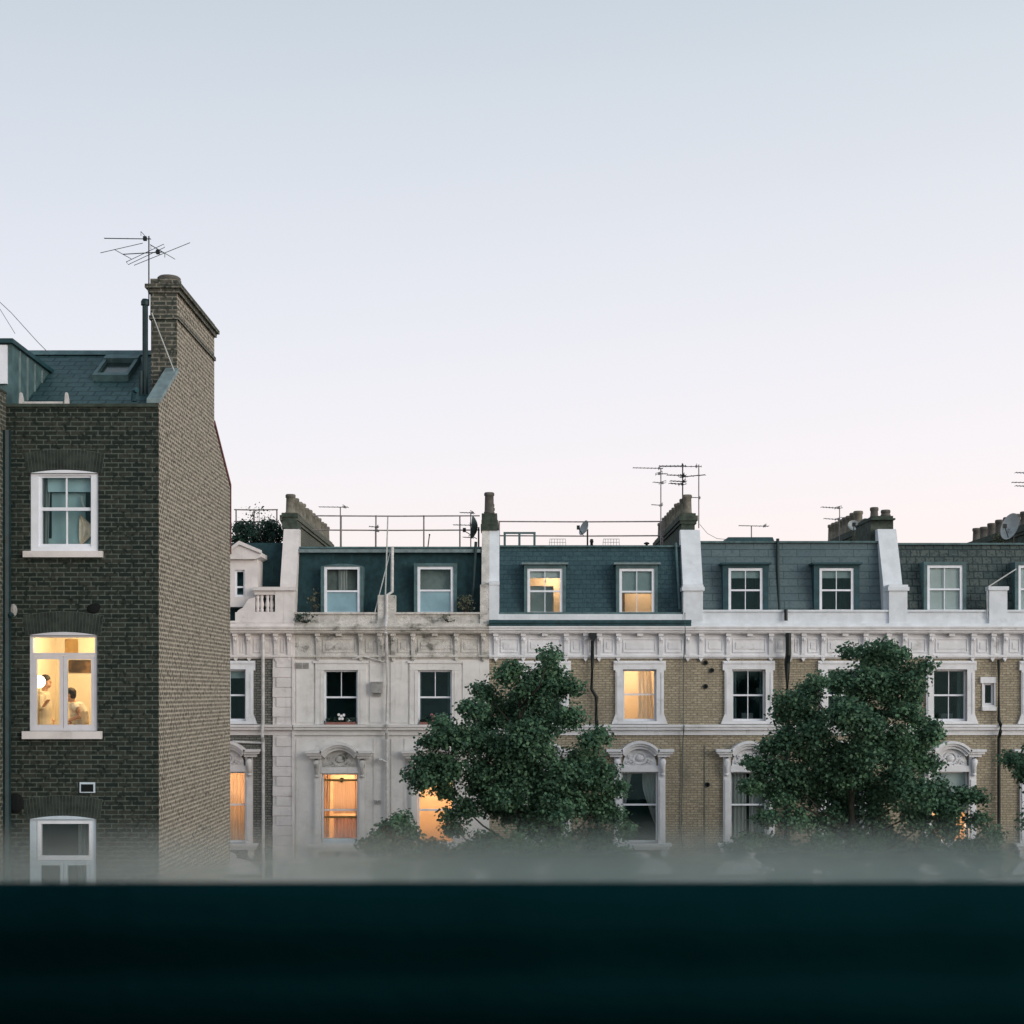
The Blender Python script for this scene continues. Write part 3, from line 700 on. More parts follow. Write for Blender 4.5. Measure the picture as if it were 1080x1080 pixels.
# raised panels between the windows
m = MB()
for a, b in ((312.5, 331), (390, 403), (412, 430), (488, 515)):
    m.p(a, b, 697.5, 762, FY - .03, FY + .002)
for a, b in ((312.5, 313.5), (394, 395.2), (412.5, 413.7), (426.5, 427.5)): m.p(a, b, 779, 1090, FY - .025, FY + .002)
m.build('wall_panels', 'stucco', h1)
roof1 = mansard(h1, 1, 'slate_ribbed', 576.5, 'lead', holes=(360.8, 459.2))
MB().box(X(313, 46.9), X(507, 46.9), 46.70, 46.90, Z(583, 46.8), Z(579.5, 46.8)).build('roof_fascia', 'lead_pale', roof1)
dormer(h1, 360.8, 22.5, 19, 594.5, 597.5, 646, 'lead', None, 'curtain', cols=(1, 1), zm=623.5, pane_low='pane_pale', curve=True)
dormer(h1, 459.2, 22.5, 19, 594.0, 597.5, 646, 'lead', None, 'greyed', cols=(1, 1), zm=622.8, pane_low='pane_pale')
MB().p(399, 417.5, 628, 655, FY - .21, 46.2).p(398, 418.5, 655, 661, FY - .24, 46.2).build('parapet_pier', 'stucco_dirty', h1)
wing(h1, 507.8, 516.0, 'stucco_dirty', 559.5)
MB().p(506.5, 516, 617, 661, FY - .19, 46.22).build('pier', 'stucco_dirty', h1)
for px, yy in ((413.8, FY - .22),):
    MB().tube([(X(413.8, 46.5), 46.5, Z(577.5, 46.5)), (X(413.3), FY + .1, Z(624)), (X(408.5), FY - .25, Z(628.5)), (X(408.5), FY - .25, Z(650)), (X(408.5), FY - .62, Z(662)), (X(408.5), FY - .62, Z(668)), (X(408.5), FY - .46, Z(671)), (X(408.5), FY - .16, Z(697)), (X(408.5), FY - .16, Z(760)), (X(408.5), FY - .29, Z(764)), (X(408.5), FY - .29, Z(772)), (X(408.5), FY - .12, Z(779)), (X(408.5), FY - .12, 1.0)], .05, 8).build('drainpipe', 'pipe_white', h1)
m = MB()
for a in (312.3, 319.6): m.p(a, a + 6.3, 699, 705.2, FY - .05, FY - .03)
for a in (312.3, 319.6):
    for k in range(4): m.p(a + .6, a + 5.7, 699.8 + k * 1.35, 700.4 + k * 1.35, FY - .065, FY - .05)
m.build('vent', 'vent', h1)
MB().p(392.5, 403.5, 720, 731, FY - .22, FY - .03).p(391.8, 404.2, 719, 720.3, FY - .24, FY - .03).p(394, 402, 731, 734, FY - .12, FY - .03).build('extractor_box', 'vent', h1)
MB().tube([(X(400), FY - .06, Z(800)), (X(404), FY - .20, Z(801)), (X(408), FY - .16, Z(803.5))], .03, 8).ball((X(401.5), FY - .17, Z(801)), .07, .09, .05).build('security_light', 'pipe_white', h1)
MB().tube([(X(372), FY - .12, Z(695)), (X(384), FY - .12, Z(692.5)), (X(408), FY - .12, Z(699))], .022, 6).build('waste_pipe', 'pipe_white', h1)
MB().p(395, 397.5, 844, 847.5, FY - .07, FY + .002).p(399, 401.5, 844, 847.5, FY - .07, FY + .002).build('vent', 'vent', h1)

# ------------------------------------------------------------------ house: brick, teal slates
h2 = house_root(2, 'yellow brick house with teal slate mansard, two lamplit dormers and black hopper drainpipe')
C2 = (574.5, 674.5)
body(h2, 2, 'brick_yellow', [third(c) for c in C2] + [second(c) for c in C2])
cornice(h2, 2, 'white_trim', lead=True, pmat='white')
frieze_brackets(h2, [523, 552, 597, 617.5, 631.7, 652, 696.7, 725], [574.5, 674.5], 'white_trim')
string_course(h2, 2, 'white_trim')
fit_third(h2, C2[0], 'dark'); fit_third(h2, C2[1], 'lit_half', 72, cols=(1, 1), zm=732.5)
fit_second(h2, C2[0], 'dark'); fit_second(h2, C2[1], 'tied')
roof2 = mansard(h2, 2, 'slate_teal', 575, 'lead', holes=(574.8, 671.8))
dormer(h2, 574.8, 22, 18.6, 595.5, 599.5, 646, 'lead', 'lead_pale', 'lit_frame', 20, zm=623.5)
dormer(h2, 671.8, 22, 18.6, 595.5, 599.5, 646, 'lead', 'lead_pale', 'lit_low', 30, zm=624)
wing(h2, 516.0, 526.5, 'white', 559.5)
m = MB(); m.p(516, 526.2, 617.5, 654, FY - .2, 46.22).p(516, 526.8, 613.5, 617.5, FY - .22, 46.22).build('pier', 'white', h2)
m = MB(47.0); m.p(508, 524.3, 541.5, 553, 46.96, 47.8).p(507, 525.3, 553, 559.5, 46.9, 47.85); ch = m.build('chimney', 'stack_mossy', h2)
pot(ch, X(516, 47.3), 47.3, Z(542, 47.3), .68, .165, 'pot_dark')
stack(h2, X(516.2, 47.3), .36, 47.95, 55.5, ZROOF, Z(546, 47.95), 7, 'stack_grey', 'pot_dark', .5, .15)
m = MB(); m.pp([(621, 668.3), (628.5, 668.3), (628.5, 672), (626, 677), (623.6, 677), (621, 672)], FY - .40, FY - .22)
hp = m.build('hopper', 'iron', h2)
MB().tube([(X(624.4), FY - .30, Z(676)), (X(624.4), FY - .16, Z(695)), (X(623.8), FY - .14, Z(727)), (X(628.6), FY - .14, Z(735)), (X(628.8), FY - .14, Z(760)), (X(628.8), FY - .30, Z(764)), (X(628.8), FY - .30, Z(771)), (X(628.8), FY - .14, Z(778)), (X(628.8), FY - .14, 1)], .055, 8).build('drainpipe', 'iron', h2)
random.seed(3)
pts = [(X(720.3), FY - .5, Z(647)), (X(720.6), FY - .53, Z(668)), (X(720.6), FY - .1, Z(697)), (X(720.4), FY - .08, Z(762)), (X(720.4), FY - .27, Z(765)), (X(720.2), FY - .10, Z(777))]
for k in range(12): pts.append((X(720 + (-.2 * k if k < 9 else -1 + .6 * (k - 9)) + random.uniform(-.6, .6)), FY - .04, Z(790 + k * 10.5)))
MB().tube(pts, .017, 5).build('cable', 'cable', h2)

# ------------------------------------------------------------------ house: brick, grey green slates
h3 = house_root(3, 'yellow brick house with grey green slates, white parapet and black vent holes, behind right tree')
C3 = (789.5, 890.0)
body(h3, 3, 'brick_yellow', [third(c) for c in C3] + [second(c) for c in C3])
cornice(h3, 3, 'white_trim', pmat='white', top=643.5)
frieze_brackets(h3, [739, 767.5, 812.5, 833, 846.7, 867.5, 911.7, 936], [790, 890], 'white_trim')
string_course(h3, 3, 'white_trim')
fit_third(h3, C3[0], 'dark'); fit_third(h3, C3[1], 'dark')
fit_second(h3, C3[0], 'nets'); fit_second(h3, C3[1], 'dark')
roof3 = mansard(h3, 3, 'slate_grey', 570.5, 'lead', holes=(786.5, 882.5))
for cx in (786.5, 882.5): dormer(h3, cx, 24, 18.2, 595.5, 599, 643.5, 'lead_dark', 'lead_dark', 'blind_top', zm=622.5, curve=False)
wing(h3, 720.3, 741.2, 'white', 558.8, lower=(720.0, 740.5))
s = stack(h3, X(725.2, 47.3), .42, 47.15, 55.8, ZROOF, Z(541.5, 47.2), 11, 'stack_mossy', 'pot', .63, .16)
MB().tube([(X(821.5, 46.6), 46.42, Z(655)), (X(821, 46.6), 46.75, Z(600, 46.6)), (X(820.6, 46.8), 46.86, Z(568, 46.8))], .05, 8).build('drainpipe', 'pipe_teal', h3)
MB().tube([(X(827.3), FY - .24, Z(643)), (X(827.3), FY - .26, Z(655))], .055, 8).tube([(X(829), FY - .40, Z(668)), (X(829), FY - .38, Z(691)), (X(829), FY - .22, Z(698)), (X(829), FY - .20, Z(701)), (X(829), FY - .20, Z(760)), (X(829), FY - .3, Z(764)), (X(829), FY - .3, Z(771)), (X(829), FY - .14, Z(778)), (X(829), FY - .14, 1)], .09, 8).build('drainpipe', 'iron', h3)
for px, py in ((744, 699), (750.5, 707), (744, 724), (746, 827.5)): vent_disc(h3, px, py)
m = MB(); m.pp([(765.5, 571.5), (768, 566.5), (815, 566.5), (817, 571.5)], 47.6, 49.0, 47.6); m.build('roof_hatch', 'lead_dark', h3)
MB().p(742.6, 743.2, 786, 1060, FY - .02, FY + .002).build('cable', 'cable', h3)

# ------------------------------------------------------------------ house: brick, mottled slates
h4 = house_root(4, 'yellow brick house with mottled brown slates and white blinds at right edge')
C4 = (1001.8, 1102.0)
body(h4, 4, 'brick_yellow', [third(c) for c in C4] + [second(c) for c in C4] + [(1037.3, 1048.0, 720.5, 743.5)])
cornice(h4, 4, 'white_trim', pmat='white', top=643.5)
frieze_brackets(h4, [953, 981, 1025, 1046, 1059, 1080, 1122, 1148], [1002, 1102], 'white_trim')
string_course(h4, 4, 'white_trim')
fit_third(h4, C4[0], 'dark'); fit_third(h4, C4[1], 'dark')
fit_second(h4, C4[0], 'lit_blind', 75); fit_second(h4, C4[1], 'blind')
a, b, c, d = 1037.3, 1048.0, 720.5, 743.5
fr = MB().p(a, a + 2, c, d, FY + .05, FY + .12).p(b - 2, b, c, d, FY + .05, FY + .12).p(a + 2, b - 2, c, c + 2, FY + .05, FY + .12).p(a + 2, b - 2, d - 2, d, FY + .05, FY + .12).build('window', 'frame', h4)
MB().p(a + 2, b - 2, c + 2, d - 2, FY + .08, FY + .085).build('pane', 'pane', fr)
MB().p(1033.5, 1050.2, 714, 720.5, FY - .08, FY + .002).build('lintel', 'white_trim', fr)
MB().p(1035, 1050, 745.5, 749.5, FY - .12, FY + .1).p(a, b, 743.5, 745.5, FY - .04, FY + .12).p(a - 1.8, a, 720.5, 745.5, FY - .04, FY + .002).p(b, b + 1.8, 720.5, 745.5, FY - .04, FY + .002).build('sill', 'white_trim', fr)
room(h4, X(a), X(b), Z(d), Z(c), FY + .22, 1.2, 'room_dark', .15)
roof4 = mansard(h4, 4, 'slate_brown', 572.5, 'lead', holes=(996.8, 1093))
dormer(h4, 996.8, 22.5, 18.8, 592.5, 596, 643.5, 'lead', None, 'blind', zm=621.5)
dormer(h4, 1093, 22.5, 18.8, 592.5, 596, 643.5, 'lead', None, 'blind', zm=621.5)
wing(h4, 931.6, 951.6, 'white', 558.0, lower=(936, 955.2))
m = MB(); m.p(1041, 1060, 623, 661, FY - .215, 46.0).p(1039.8, 1061.2, 619, 623, FY - .26, 46.05).build('parapet_pier', 'white', h4)
MB().tube([(X(1039), FY - .20, Z(652)), (X(1038.6), FY - .21, Z(624)), (X(1041), FY - .15, Z(619)), (X(1072, 46.2), 46.22, Z(600, 46.2))], .02, 6).build('cable', 'cable_pale', h4)
MB().tube([(X(1052), FY - .12, Z(696)), (X(1052), FY - .14, Z(760)), (X(1052), FY - .3, Z(764)), (X(1052), FY - .3, Z(771)), (X(1052), FY - .14, Z(778)), (X(1052), FY - .14, 1)], .055, 8).build('drainpipe', 'iron', h4)
xs = X(936, 47.2)
s = MB(47.2).p(919, 943, 548.5, 576, 47.3, 49.3).p(918, 943.6, 546.8, 548.5, 47.10, 49.35).p(920.5, 942, 544, 546.8, 47.2, 49.2).build('chimney', 'stack_mossy', h4)
pot(s, X(922, 47.6), 47.6, Z(547, 47.6), .36, .14, 'pot_dark'); pot(s, X(934, 48.4), 48.4, Z(545, 48.4), .22, .16, 'pot_dark')
stack(h4, X(932, 47.3), .42, 50.5, 55.2, ZROOF, 16.55, 8, 'stack_mossy', 'pot', .66, .17)
stack(h4, X(1107, 47.3), .5, 47.6, 55.0, ZROOF, Z(548, 47.6), 9, 'stack_mossy', 'pot_dark', .5, .16)
wing(h4, 1146, 1166, 'white', 558)

# ------------------------------------------------------------------ roof clutter: aerials, dishes, rails
AG = 'aerials on the roofs'
def aerial(x, y, z0, z1, label, yagis, r=.014, mat='alu'):
    """mast with yagis: each is (height, boom length, heading in degrees, elements, element length, tilt)"""
    t = thing('aerial', (x, y, z0), label, 'aerial', AG)
    MB().tube([(x, y, z0), (x, y, z1)], r * 1.3, 6).build('mast', mat, t)
    for (z, L, head, ne, el, back) in yagis:
        m = MB(); a = R(head); dx, dy = math.cos(a), math.sin(a); nx, ny = -dy, dx
        p0 = Vector((x - dx * back, y - dy * back, z)); p1 = Vector((x + dx * (L - back), y + dy * (L - back), z + .02))
        m.tube([p0, p1], r, 5)
        for k in range(ne):
            t_ = k / max(1, ne - 1); c = p0.lerp(p1, t_); e = el * (1 - .35 * t_) / 2
            m.tube([(c.x - nx * e, c.y - ny * e, c.z), (c.x + nx * e, c.y + ny * e, c.z)], r * .7, 4)
        # folded dipole and reflector near the back end
        c = p0.lerp(p1, .12)
        m.tube([(c.x - nx * .25, c.y - ny * .25, c.z - .02), (c.x - nx * .25, c.y - ny * .25, c.z + .05), (c.x + nx * .25, c.y + ny * .25, c.z + .05), (c.x + nx * .25, c.y + ny * .25, c.z - .02)], r * .7, 4)
        m.box(c.x - .03, c.x + .03, c.y - .03, c.y + .03, c.z - .03, c.z + .04)
        m.build('yagi', mat, t)
    return t
y = 48.6
aerial(X(359, y), y, ZROOF, Z(535, y), 'small bent aerial beside the railing on the shabby stucco house', [(Z(535, y), .95, 175, 7, .3, .25)])
aerial(X(496.5, y), y, ZROOF, Z(541, y), 'aerial with three short booms left of the middle chimney', [(Z(541, y), .45, 170, 5, .4, .1), (Z(554, y), .65, 175, 6, .4, .08), (Z(567, y), .3, 165, 4, .3, .05)])
aerial(X(396, y), y, ZROOF, Z(555, y), 'small square loop aerial low on the shabby stucco roof', [(Z(556, y), .3, 190, 4, .5, .1), (Z(560, y), .25, 180, 4, .5, .1)])
y = 47.6
aerial(X(697, y), y, ZROOF - .05, Z(494, y), 'tall aerial on left mast of the cluttered chimney', [(Z(494, y), .95, 180, 9, .3, .06), (Z(500, y), .3, 20, 4, .3, .1), (Z(509.5, y), .35, 200, 4, .25, .1), (Z(533, y), .35, 185, 4, .2, .05)])
y = 47.9
aerial(X(720, y), y, Z(521, y) - .3, Z(489, y), 'middle aerial of stacked booms rising from pots of the cluttered chimney', [(Z(491.5, y), .85, 170, 8, .4, .1), (Z(501.5, y), .6, 178, 6, .4, .1), (Z(508, y), .5, 185, 5, .4, .1), (Z(511, y), .5, 200, 5, .35, .05), (Z(503, y), .85, -25, 5, .3, .1)], .016, 'iron')
y = 47.6
aerial(X(737, y), y, Z(557, y), Z(490, y), 'aerial on right mast of the cluttered chimney', [(Z(492, y), 1.3, 174, 9, .35, .08), (Z(525, y), .3, 170, 3, .2, .05)])
y = 48.2
aerial(X(792.5, y), y, Z(567, y) - .02, Z(555, y), 'low aerial above the roof hatch on the grey green mansard', [(Z(555, y), .95, 180, 8, .3, .55)])
y = 51.5
aerial(X(885.5, y), y, ZROOF, Z(534, y), 'thin slanting aerial behind pot row left of the white party wall', [(Z(536, y), .7, 195, 7, .35, .03), (Z(548, y), .6, 195, 6, .3, .03)])
y = 47.8
aerial(X(1086, y), y, ZROOF, Z(498, y), 'aerial cut off by the right picture edge', [(Z(499, y), .5, 180, 6, .35, .05), (Z(509, y), .6, 172, 6, .35, .05), (Z(513, y), .5, 180, 6, .35, .05)])

def dish(x, y, z, r, head, label, zb, mat='dish', squash=1.0, tilt=.34):
    """satellite dish: shallow bowl turned to a heading, arm with receiver, post"""
    t = thing('satellite_dish', (x, y, zb), label, 'satellite dish', 'satellite dishes on the roofs')
    a = R(head); d = Vector((math.cos(a) * .94, math.sin(a) * .94, tilt)).normalized(); u = d.cross(Vector((0, 0, 1))).normalized(); w = u.cross(d)
    vs, fs, n = [], [], 20
    for sgn in (0, .012):
        for j in range(5):
            q = j / 4 * r
            for k in range(n):
                th = 2 * math.pi * k / n
                vs.append(Vector((x, y, z)) + (u * math.cos(th) + w * math.sin(th) * squash) * q + d * (q * q * .45 / r - sgn))
    for s_ in (0, 5 * n):
        for j in range(4):
            for k in range(n): 
                f = (s_ + j * n + k, s_ + j * n + (k + 1) % n, s_ + (j + 1) * n + (k + 1) % n, s_ + (j + 1) * n + k); fs.append(f if s_ else f[::-1])
    MB().add(vs, fs).build('bowl', mat, t, True)
    c = Vector((x, y, z)); tip = c + d * r * 1.1 - w * r * .35
    MB().tube([c - w * r * squash, tip], .014, 5).box(tip.x - .05, tip.x + .05, tip.y - .05, tip.y + .05, tip.z - .04, tip.z + .09).build('receiver_arm', 'iron', t)
    MB().tube([(x - d.x * .04, y - d.y * .04, z), (x - d.x * .04, y - d.y * .04, zb)], .028, 7).build('post', 'iron', t)
    return t
dish(X(618.5, 48.5), 48.5, Z(558, 48.5), .26, 205, 'grey dish on a thin post in middle of teal slate roof', ZROOF)
dish(X(503.5, 48), 48.0, Z(556, 48), .38, 178, 'dish seen edge on just left of the middle chimney', ZROOF, 'dish_dark', tilt=.04)
dish(X(900, 50.0), 50.0, Z(555, 50.0), .19, 262, 'small round dish in front of the pot row left of the white party wall', ZROOF, 'dish')
dish(X(912.5, 49.2), 49.2, Z(556, 49.2), .24, 215, 'dark tilted dish against the short stack by the white party wall', ZROOF, 'dish_dark', 1.15)
dish(X(1068, 47.5), 47.5, Z(557, 47.5), .34, 214, 'large pale dish at right edge above the mottled slates', ZROOF, 'dish', 1.35)

def railing(px0, px1, rows, posts, y, label):
    t = thing('roof_railing', (X((px0 + px1) / 2, y), y, ZROOF), label, 'railing', 'railings on the flat roofs')
    for r in rows: MB().tube([(X(px0, y), y, Z(r, y)), (X((px0 + px1) / 2, y), y, Z(r + .4, y)), (X(px1, y), y, Z(r, y))], .024, 6).build('rail', 'rail', t)
    for p in posts: MB().tube([(X(p, y), y, ZROOF - .05), (X(p, y), y, Z(rows[0] - .6, y))], .024, 6).build('post', 'rail', t)
railing(330, 506, (544, 559), (359.8, 396.5, 447, 485), 49.4, 'two rail tube railing above the shabby stucco house')
railing(526, 700, (550, 565), (526.5, 699), 49.0, 'two rail tube railing across the teal slate roof, behind the dish')
railing(247, 293, (537.5, 550), (249, 268, 292), 49.6, 'thin railing around shrubs at roof terrace behind dark brick house')
# loose roof things
y = 48.6
t = thing('timber_frame', (X(548, y), y, ZROOF), 'open timber frame standing on the roof right of the middle chimney', 'frame')
MB().p(531, 565, 561, 563, y, y + .07, y).build('top_bar', 'lead', t)
for p in (532.3, 547.8, 563.7): MB().p(p - 1.2, p + 1.2, 563, 577, y, y + .07, y).build('post', 'lead', t)
for px in (588, 644.5):
    t = thing('wire_rack', (X(px, 48.2), 48.2, ZROOF), 'wire rack on roof edge, ' + ('left of the grey dish' if px < 600 else 'right of the grey dish'), 'rack', 'wire racks on the teal slate roof')
    m = MB(); y = 48.2
    a, b = px - 9, px + 8.5
    m.tube([(X(a, y), y, ZROOF - .02), (X(a + 1, y), y, Z(568.5, y)), (X(b, y), y, Z(568.5, y)), (X(b + .3, y), y, ZROOF - .02)], .012, 5)
    m.build('frame', 'cable_pale', t); m = MB()
    for k in range(1, 6): p = a + (b - a) * k / 6; m.tube([(X(p, y), y, ZROOF - .02), (X(p, y), y, Z(568.5, y))], .008, 4)
    m.tube([(X(a, y), y, Z(572, y)), (X(b, y), y, Z(572, y))], .008, 4)
    m.build('wires', 'cable_pale', t)
tag(MB().lathe(X(624, 48.4), 48.4, [(.05, ZROOF - .01), (.045, ZROOF + .22), (.065, ZROOF + .23), (.05, ZROOF + .33), (.02, ZROOF + .34)], 10).build('vent_cowl', 'iron', None, True), 'small black vent pipe beside the grey dish post', 'vent')
tag(MB().lathe(X(682, 48.2), 48.2, [(.04, ZROOF - .01), (.04, ZROOF + .14), (.09, ZROOF + .15), (.09, ZROOF + .19), (.02, ZROOF + .22)], 10).build('vent_cowl', 'iron', None, True), 'small black vent cowl left of the cluttered chimney', 'vent')
tag(MB().tube([(X(451, 48.2), 48.2, ZROOF - .02), (X(453, 48.2), 48.2, Z(564, 48.2))], .02, 6).ball((X(453, 48.2), 48.2, Z(564, 48.2)), .03).build('roof_stick', 'iron', None), 'short leaning stick on the shabby stucco roof', 'stick')
t = thing('roof_mast', (X(407, 46.6), 46.15, Z(650)), 'bare pole with slanting stay rising past the pier of shabby stucco house', 'pole')
MB().tube([(X(407), 45.78, Z(650)), (X(407), 45.80, Z(628)), (X(408.5, 46), 46.2, Z(545, 46.2))], .022, 6).build('pole', 'cable_pale', t)
MB().tube([(X(396), 45.80, Z(646)), (X(411.5, 46.6), 46.55, Z(583, 46.6))], .018, 6).build('stay', 'cable_pale', t)
MB().tube([(X(499, 46.3), 46.20, Z(645, 46.3)), (X(502, 46.8), 46.8, Z(575, 46.8))], .045, 7)
tag(MB().tube([(X(497.5, 46.2), 46.2, Z(650, 46.2)), (X(502, 46.8), 46.72, Z(572, 46.8))], .05, 8).build('flue_pipe', 'pipe_teal', None), 'leaning grey pipe against dark mansard beside the middle chimney', 'pipe')
tag(MB().tube([(X(716.5, 46.3), 46.22, Z(643, 46.3)), (X(712.5, 46.9), 46.84, Z(573, 46.9))], .04, 8).build('flue_pipe', 'lead', None), 'thin pipe up the teal slates beside the white pier', 'pipe')

t = thing('wire', (X(740, 47.6), 47.6, ZROOF), 'slack wire sagging from right mast of the cluttered chimney to the roof hatch', 'wire')
MB().tube([(X(738, 47.6), 47.6, Z(553, 47.6)), (X(746, 47.7), 47.7, Z(562.5, 47.7)), (X(756, 47.9), 47.9, Z(568, 47.9)), (X(767, 48.0), 48.0, Z(569, 48.0))], .008, 4).build('strand', 'cable', t)

# ------------------------------------------------------------------ plants
def leaf_cloud(name, clumps, mat, parent, size=(.065, .125), per=46, spread=.32, up=.55):
    """many folded leaf faces gathered round twig ends"""
    C = np.array(clumps); n = len(C) * per
    cen = np.repeat(C[:, :3], per, axis=0); sc = np.repeat(C[:, 3], per)
    d = rng.normal(size=(n, 3)); d /= np.linalg.norm(d, axis=1)[:, None]
    rad = rng.random(n) ** .6
    pos = cen + d * (rad * sc * spread)[:, None] * np.array([1.15, 1.15, .75])
    nrm = d * .7 + rng.normal(size=(n, 3)) * .6 + np.array([0, 0, up]); nrm /= np.linalg.norm(nrm, axis=1)[:, None]
    t = rng.normal(size=(n, 3)); t -= (t * nrm).sum(1)[:, None] * nrm; t /= np.linalg.norm(t, axis=1)[:, None]
    b = np.cross(nrm, t)
    L = (size[0] + (size[1] - size[0]) * rng.random(n))[:, None]; W = L * .42
    p0 = pos - t * L * .5; p1 = pos - t * L * .05 + b * W + nrm * L * .10; p2 = pos + t * L * .5 - nrm * L * .12; p3 = pos - t * L * .05 - b * W + nrm * L * .10
    V = np.stack([p0, p1, p2, p3], 1).reshape(-1, 3)
    i = np.arange(n) * 4
    Fc = np.stack([np.stack([i, i + 1, i + 2], 1), np.stack([i, i + 2, i + 3], 1)], 1).reshape(-1, 3)
    off = np.array(rootloc(parent)) if parent is not None else np.zeros(3)
    me = bpy.data.meshes.new(name); me.vertices.add(len(V)); me.vertices.foreach_set('co', (V - off).ravel())
    me.loops.add(Fc.size); me.polygons.add(len(Fc)); me.loops.foreach_set('vertex_index', Fc.ravel())
    me.polygons.foreach_set('loop_start', np.arange(len(Fc)) * 3); me.polygons.foreach_set('loop_total', np.full(len(Fc), 3)); me.update(calc_edges=True)
    me.materials.append(M[mat]); o = bpy.data.objects.new(name, me); COL.objects.link(o)
    if parent is not None: o.parent = parent
    return o

def tree(lobes, ox, oy, sc, Y, trunk_px, label, dens=.9, per=62):
    tx = X(trunk_px, Y)
    t = thing('street_tree', (tx, Y, 0), label, 'tree', 'leafy trees in front of the terrace')
    s = Y / F
    L = [(X(ox + a / sc, Y), Z(oy + b / sc, Y), r / sc * s) for a, b, r in lobes]
    cx = tx; clumps = []; limbs = MB()
    spine = [(tx, Y, 0), (tx + .06, Y, 2.0), (tx - .05, Y + .05, 4.2), (tx + .1, Y, 6.4), (tx, Y, 8.0), (tx + .05, Y, 9.6), (tx - .04, Y, 11.0)]
    limbs.tube(spine, [.24, .19, .16, .12, .08, .05, .015], 9)
    for (x, z, r) in L:
        half = max(.3, 2.6 - .55 * abs(x - cx)) * .55
        y0 = Y + rng.normal() * half * .55
        bz = max(3.2, min(10.6, z - .5 - .45 * abs(x - cx) - .5 * rng.random())); bx = tx
        mid = Vector(((bx + x) / 2 + rng.normal() * .12, (Y + y0) / 2, bz + (z - bz) * .42))
        if r > .55 or rng.random() < .3: limbs.tube([(bx, Y, bz), mid, (x, y0, z)], [.04, .024, .006], 6)
        n = max(4, int(dens * (58 * r * r + 17 * r + 3)))
        for k in range(n):
            d = rng.normal(size=3); d /= np.linalg.norm(d); q = r * (.12 + .80 * rng.random() ** .6)
            c = (x + d[0] * q, y0 + d[1] * q * 1.3, z + d[2] * q * .9, .75 + .5 * rng.random())
            clumps.append(c)
            if rng.random() < .16: limbs.tube([(x, y0, z), c[:3]], [.014, .006], 4)
    limbs.build('trunk', 'bark', t, True)
    leaf_cloud('crown', clumps, 'leaf', t, per=per)
    return t

T1 = [(718, 104, 9), (717, 128, 15), (716, 158, 24), (190, 800, 40), (92, 800, 26), (700, 200, 55), (560, 190, 40), (580, 160, 18), (640, 240, 75), (770, 230, 50), (812, 235, 16), (480, 265, 38), (450, 240, 14), (430, 320, 50), (560, 330, 95), (700, 340, 100), (800, 340, 45),
      (280, 430, 50), (300, 380, 26), (340, 420, 60), (410, 430, 85), (520, 470, 100), (650, 490, 105), (250, 510, 45), (210, 565, 24), (255, 570, 30), (320, 560, 60), (850, 520, 62), (905, 420, 32), (870, 440, 36), (900, 570, 75), (965, 620, 42), (800, 620, 72),
      (740, 690, 66), (905, 690, 60), (600, 620, 80), (450, 600, 55), (480, 660, 44), (660, 700, 44), (400, 690, 44), (575, 725, 46), (950, 720, 48), (560, 560, 60), (740, 560, 60), (330, 640, 26), (300, 600, 22), (230, 610, 12), (350, 520, 56), (470, 560, 66), (600, 540, 76), (820, 540, 50), (760, 600, 60), (550, 640, 58), (700, 640, 58), (640, 420, 76), (480, 380, 56), (500, 700, 40), (650, 745, 40), (850, 700, 46), (335, 720, 14),
      (150, 745, 48), (105, 770, 24), (60, 835, 34), (30, 830, 18), (150, 850, 70), (300, 870, 70), (450, 850, 95), (600, 850, 95), (750, 840, 95), (900, 840, 80), (1000, 775, 30), (960, 880, 60), (1020, 900, 34), (355, 770, 30), (120, 930, 80), (330, 950, 90), (560, 950, 95), (800, 950, 95), (980, 960, 60)]
T2 = [(640, 80, 34), (600, 105, 36), (560, 90, 18), (690, 110, 46), (735, 100, 9), (762, 165, 26), (792, 140, 6), (690, 180, 62), (580, 190, 60), (480, 200, 42), (420, 235, 46), (390, 200, 16), (340, 270, 42), (305, 320, 34), (285, 262, 14), (400, 330, 66), (500, 300, 60), (610, 245, 50), (762, 250, 34), (772, 330, 34), (805, 385, 36), (835, 355, 9),
      (300, 400, 58), (250, 435, 36), (215, 500, 32), (185, 490, 14), (200, 570, 28), (165, 570, 14), (290, 520, 76), (420, 450, 90), (540, 440, 66), (560, 545, 95), (700, 450, 66), (795, 480, 56), (840, 500, 26), (830, 580, 40), (720, 590, 80), (420, 600, 88), (280, 620, 62), (225, 680, 28), (330, 690, 50), (470, 690, 60), (610, 690, 60), (760, 680, 58), (840, 650, 36), (900, 610, 26), (930, 600, 22), (990, 610, 20), (880, 640, 24), (985, 692, 30), (640, 410, 40), (690, 540, 50), (700, 240, 46), (735, 200, 30), (650, 170, 44), (720, 300, 36), (650, 330, 26), (560, 350, 34), (700, 290, 22), (600, 390, 28), (480, 320, 62), (600, 320, 46), (700, 395, 50), (560, 470, 80), (660, 600, 76), (360, 540, 66), (540, 650, 66), (640, 215, 52), (500, 520, 84), (790, 420, 44), (380, 380, 50), (850, 690, 30), (878, 720, 28), (892, 668, 18), (850, 620, 40),
      (165, 765, 40), (125, 810, 36), (250, 800, 70), (400, 800, 90), (550, 800, 90), (700, 800, 90), (850, 800, 80), (960, 800, 60), (1020, 745, 22), (1025, 820, 36), (300, 900, 80), (500, 900, 90), (720, 900, 90), (920, 900, 80)]
tree(T1, 380, 660, 3.6, 39.0, 548, 'dark leafy tree with pointed top in front of cream and teal roofed houses')
tree(T2, 740, 660, 3.375, 39.0, 898, 'broad leafy tree hiding windows right of the black vent holes')
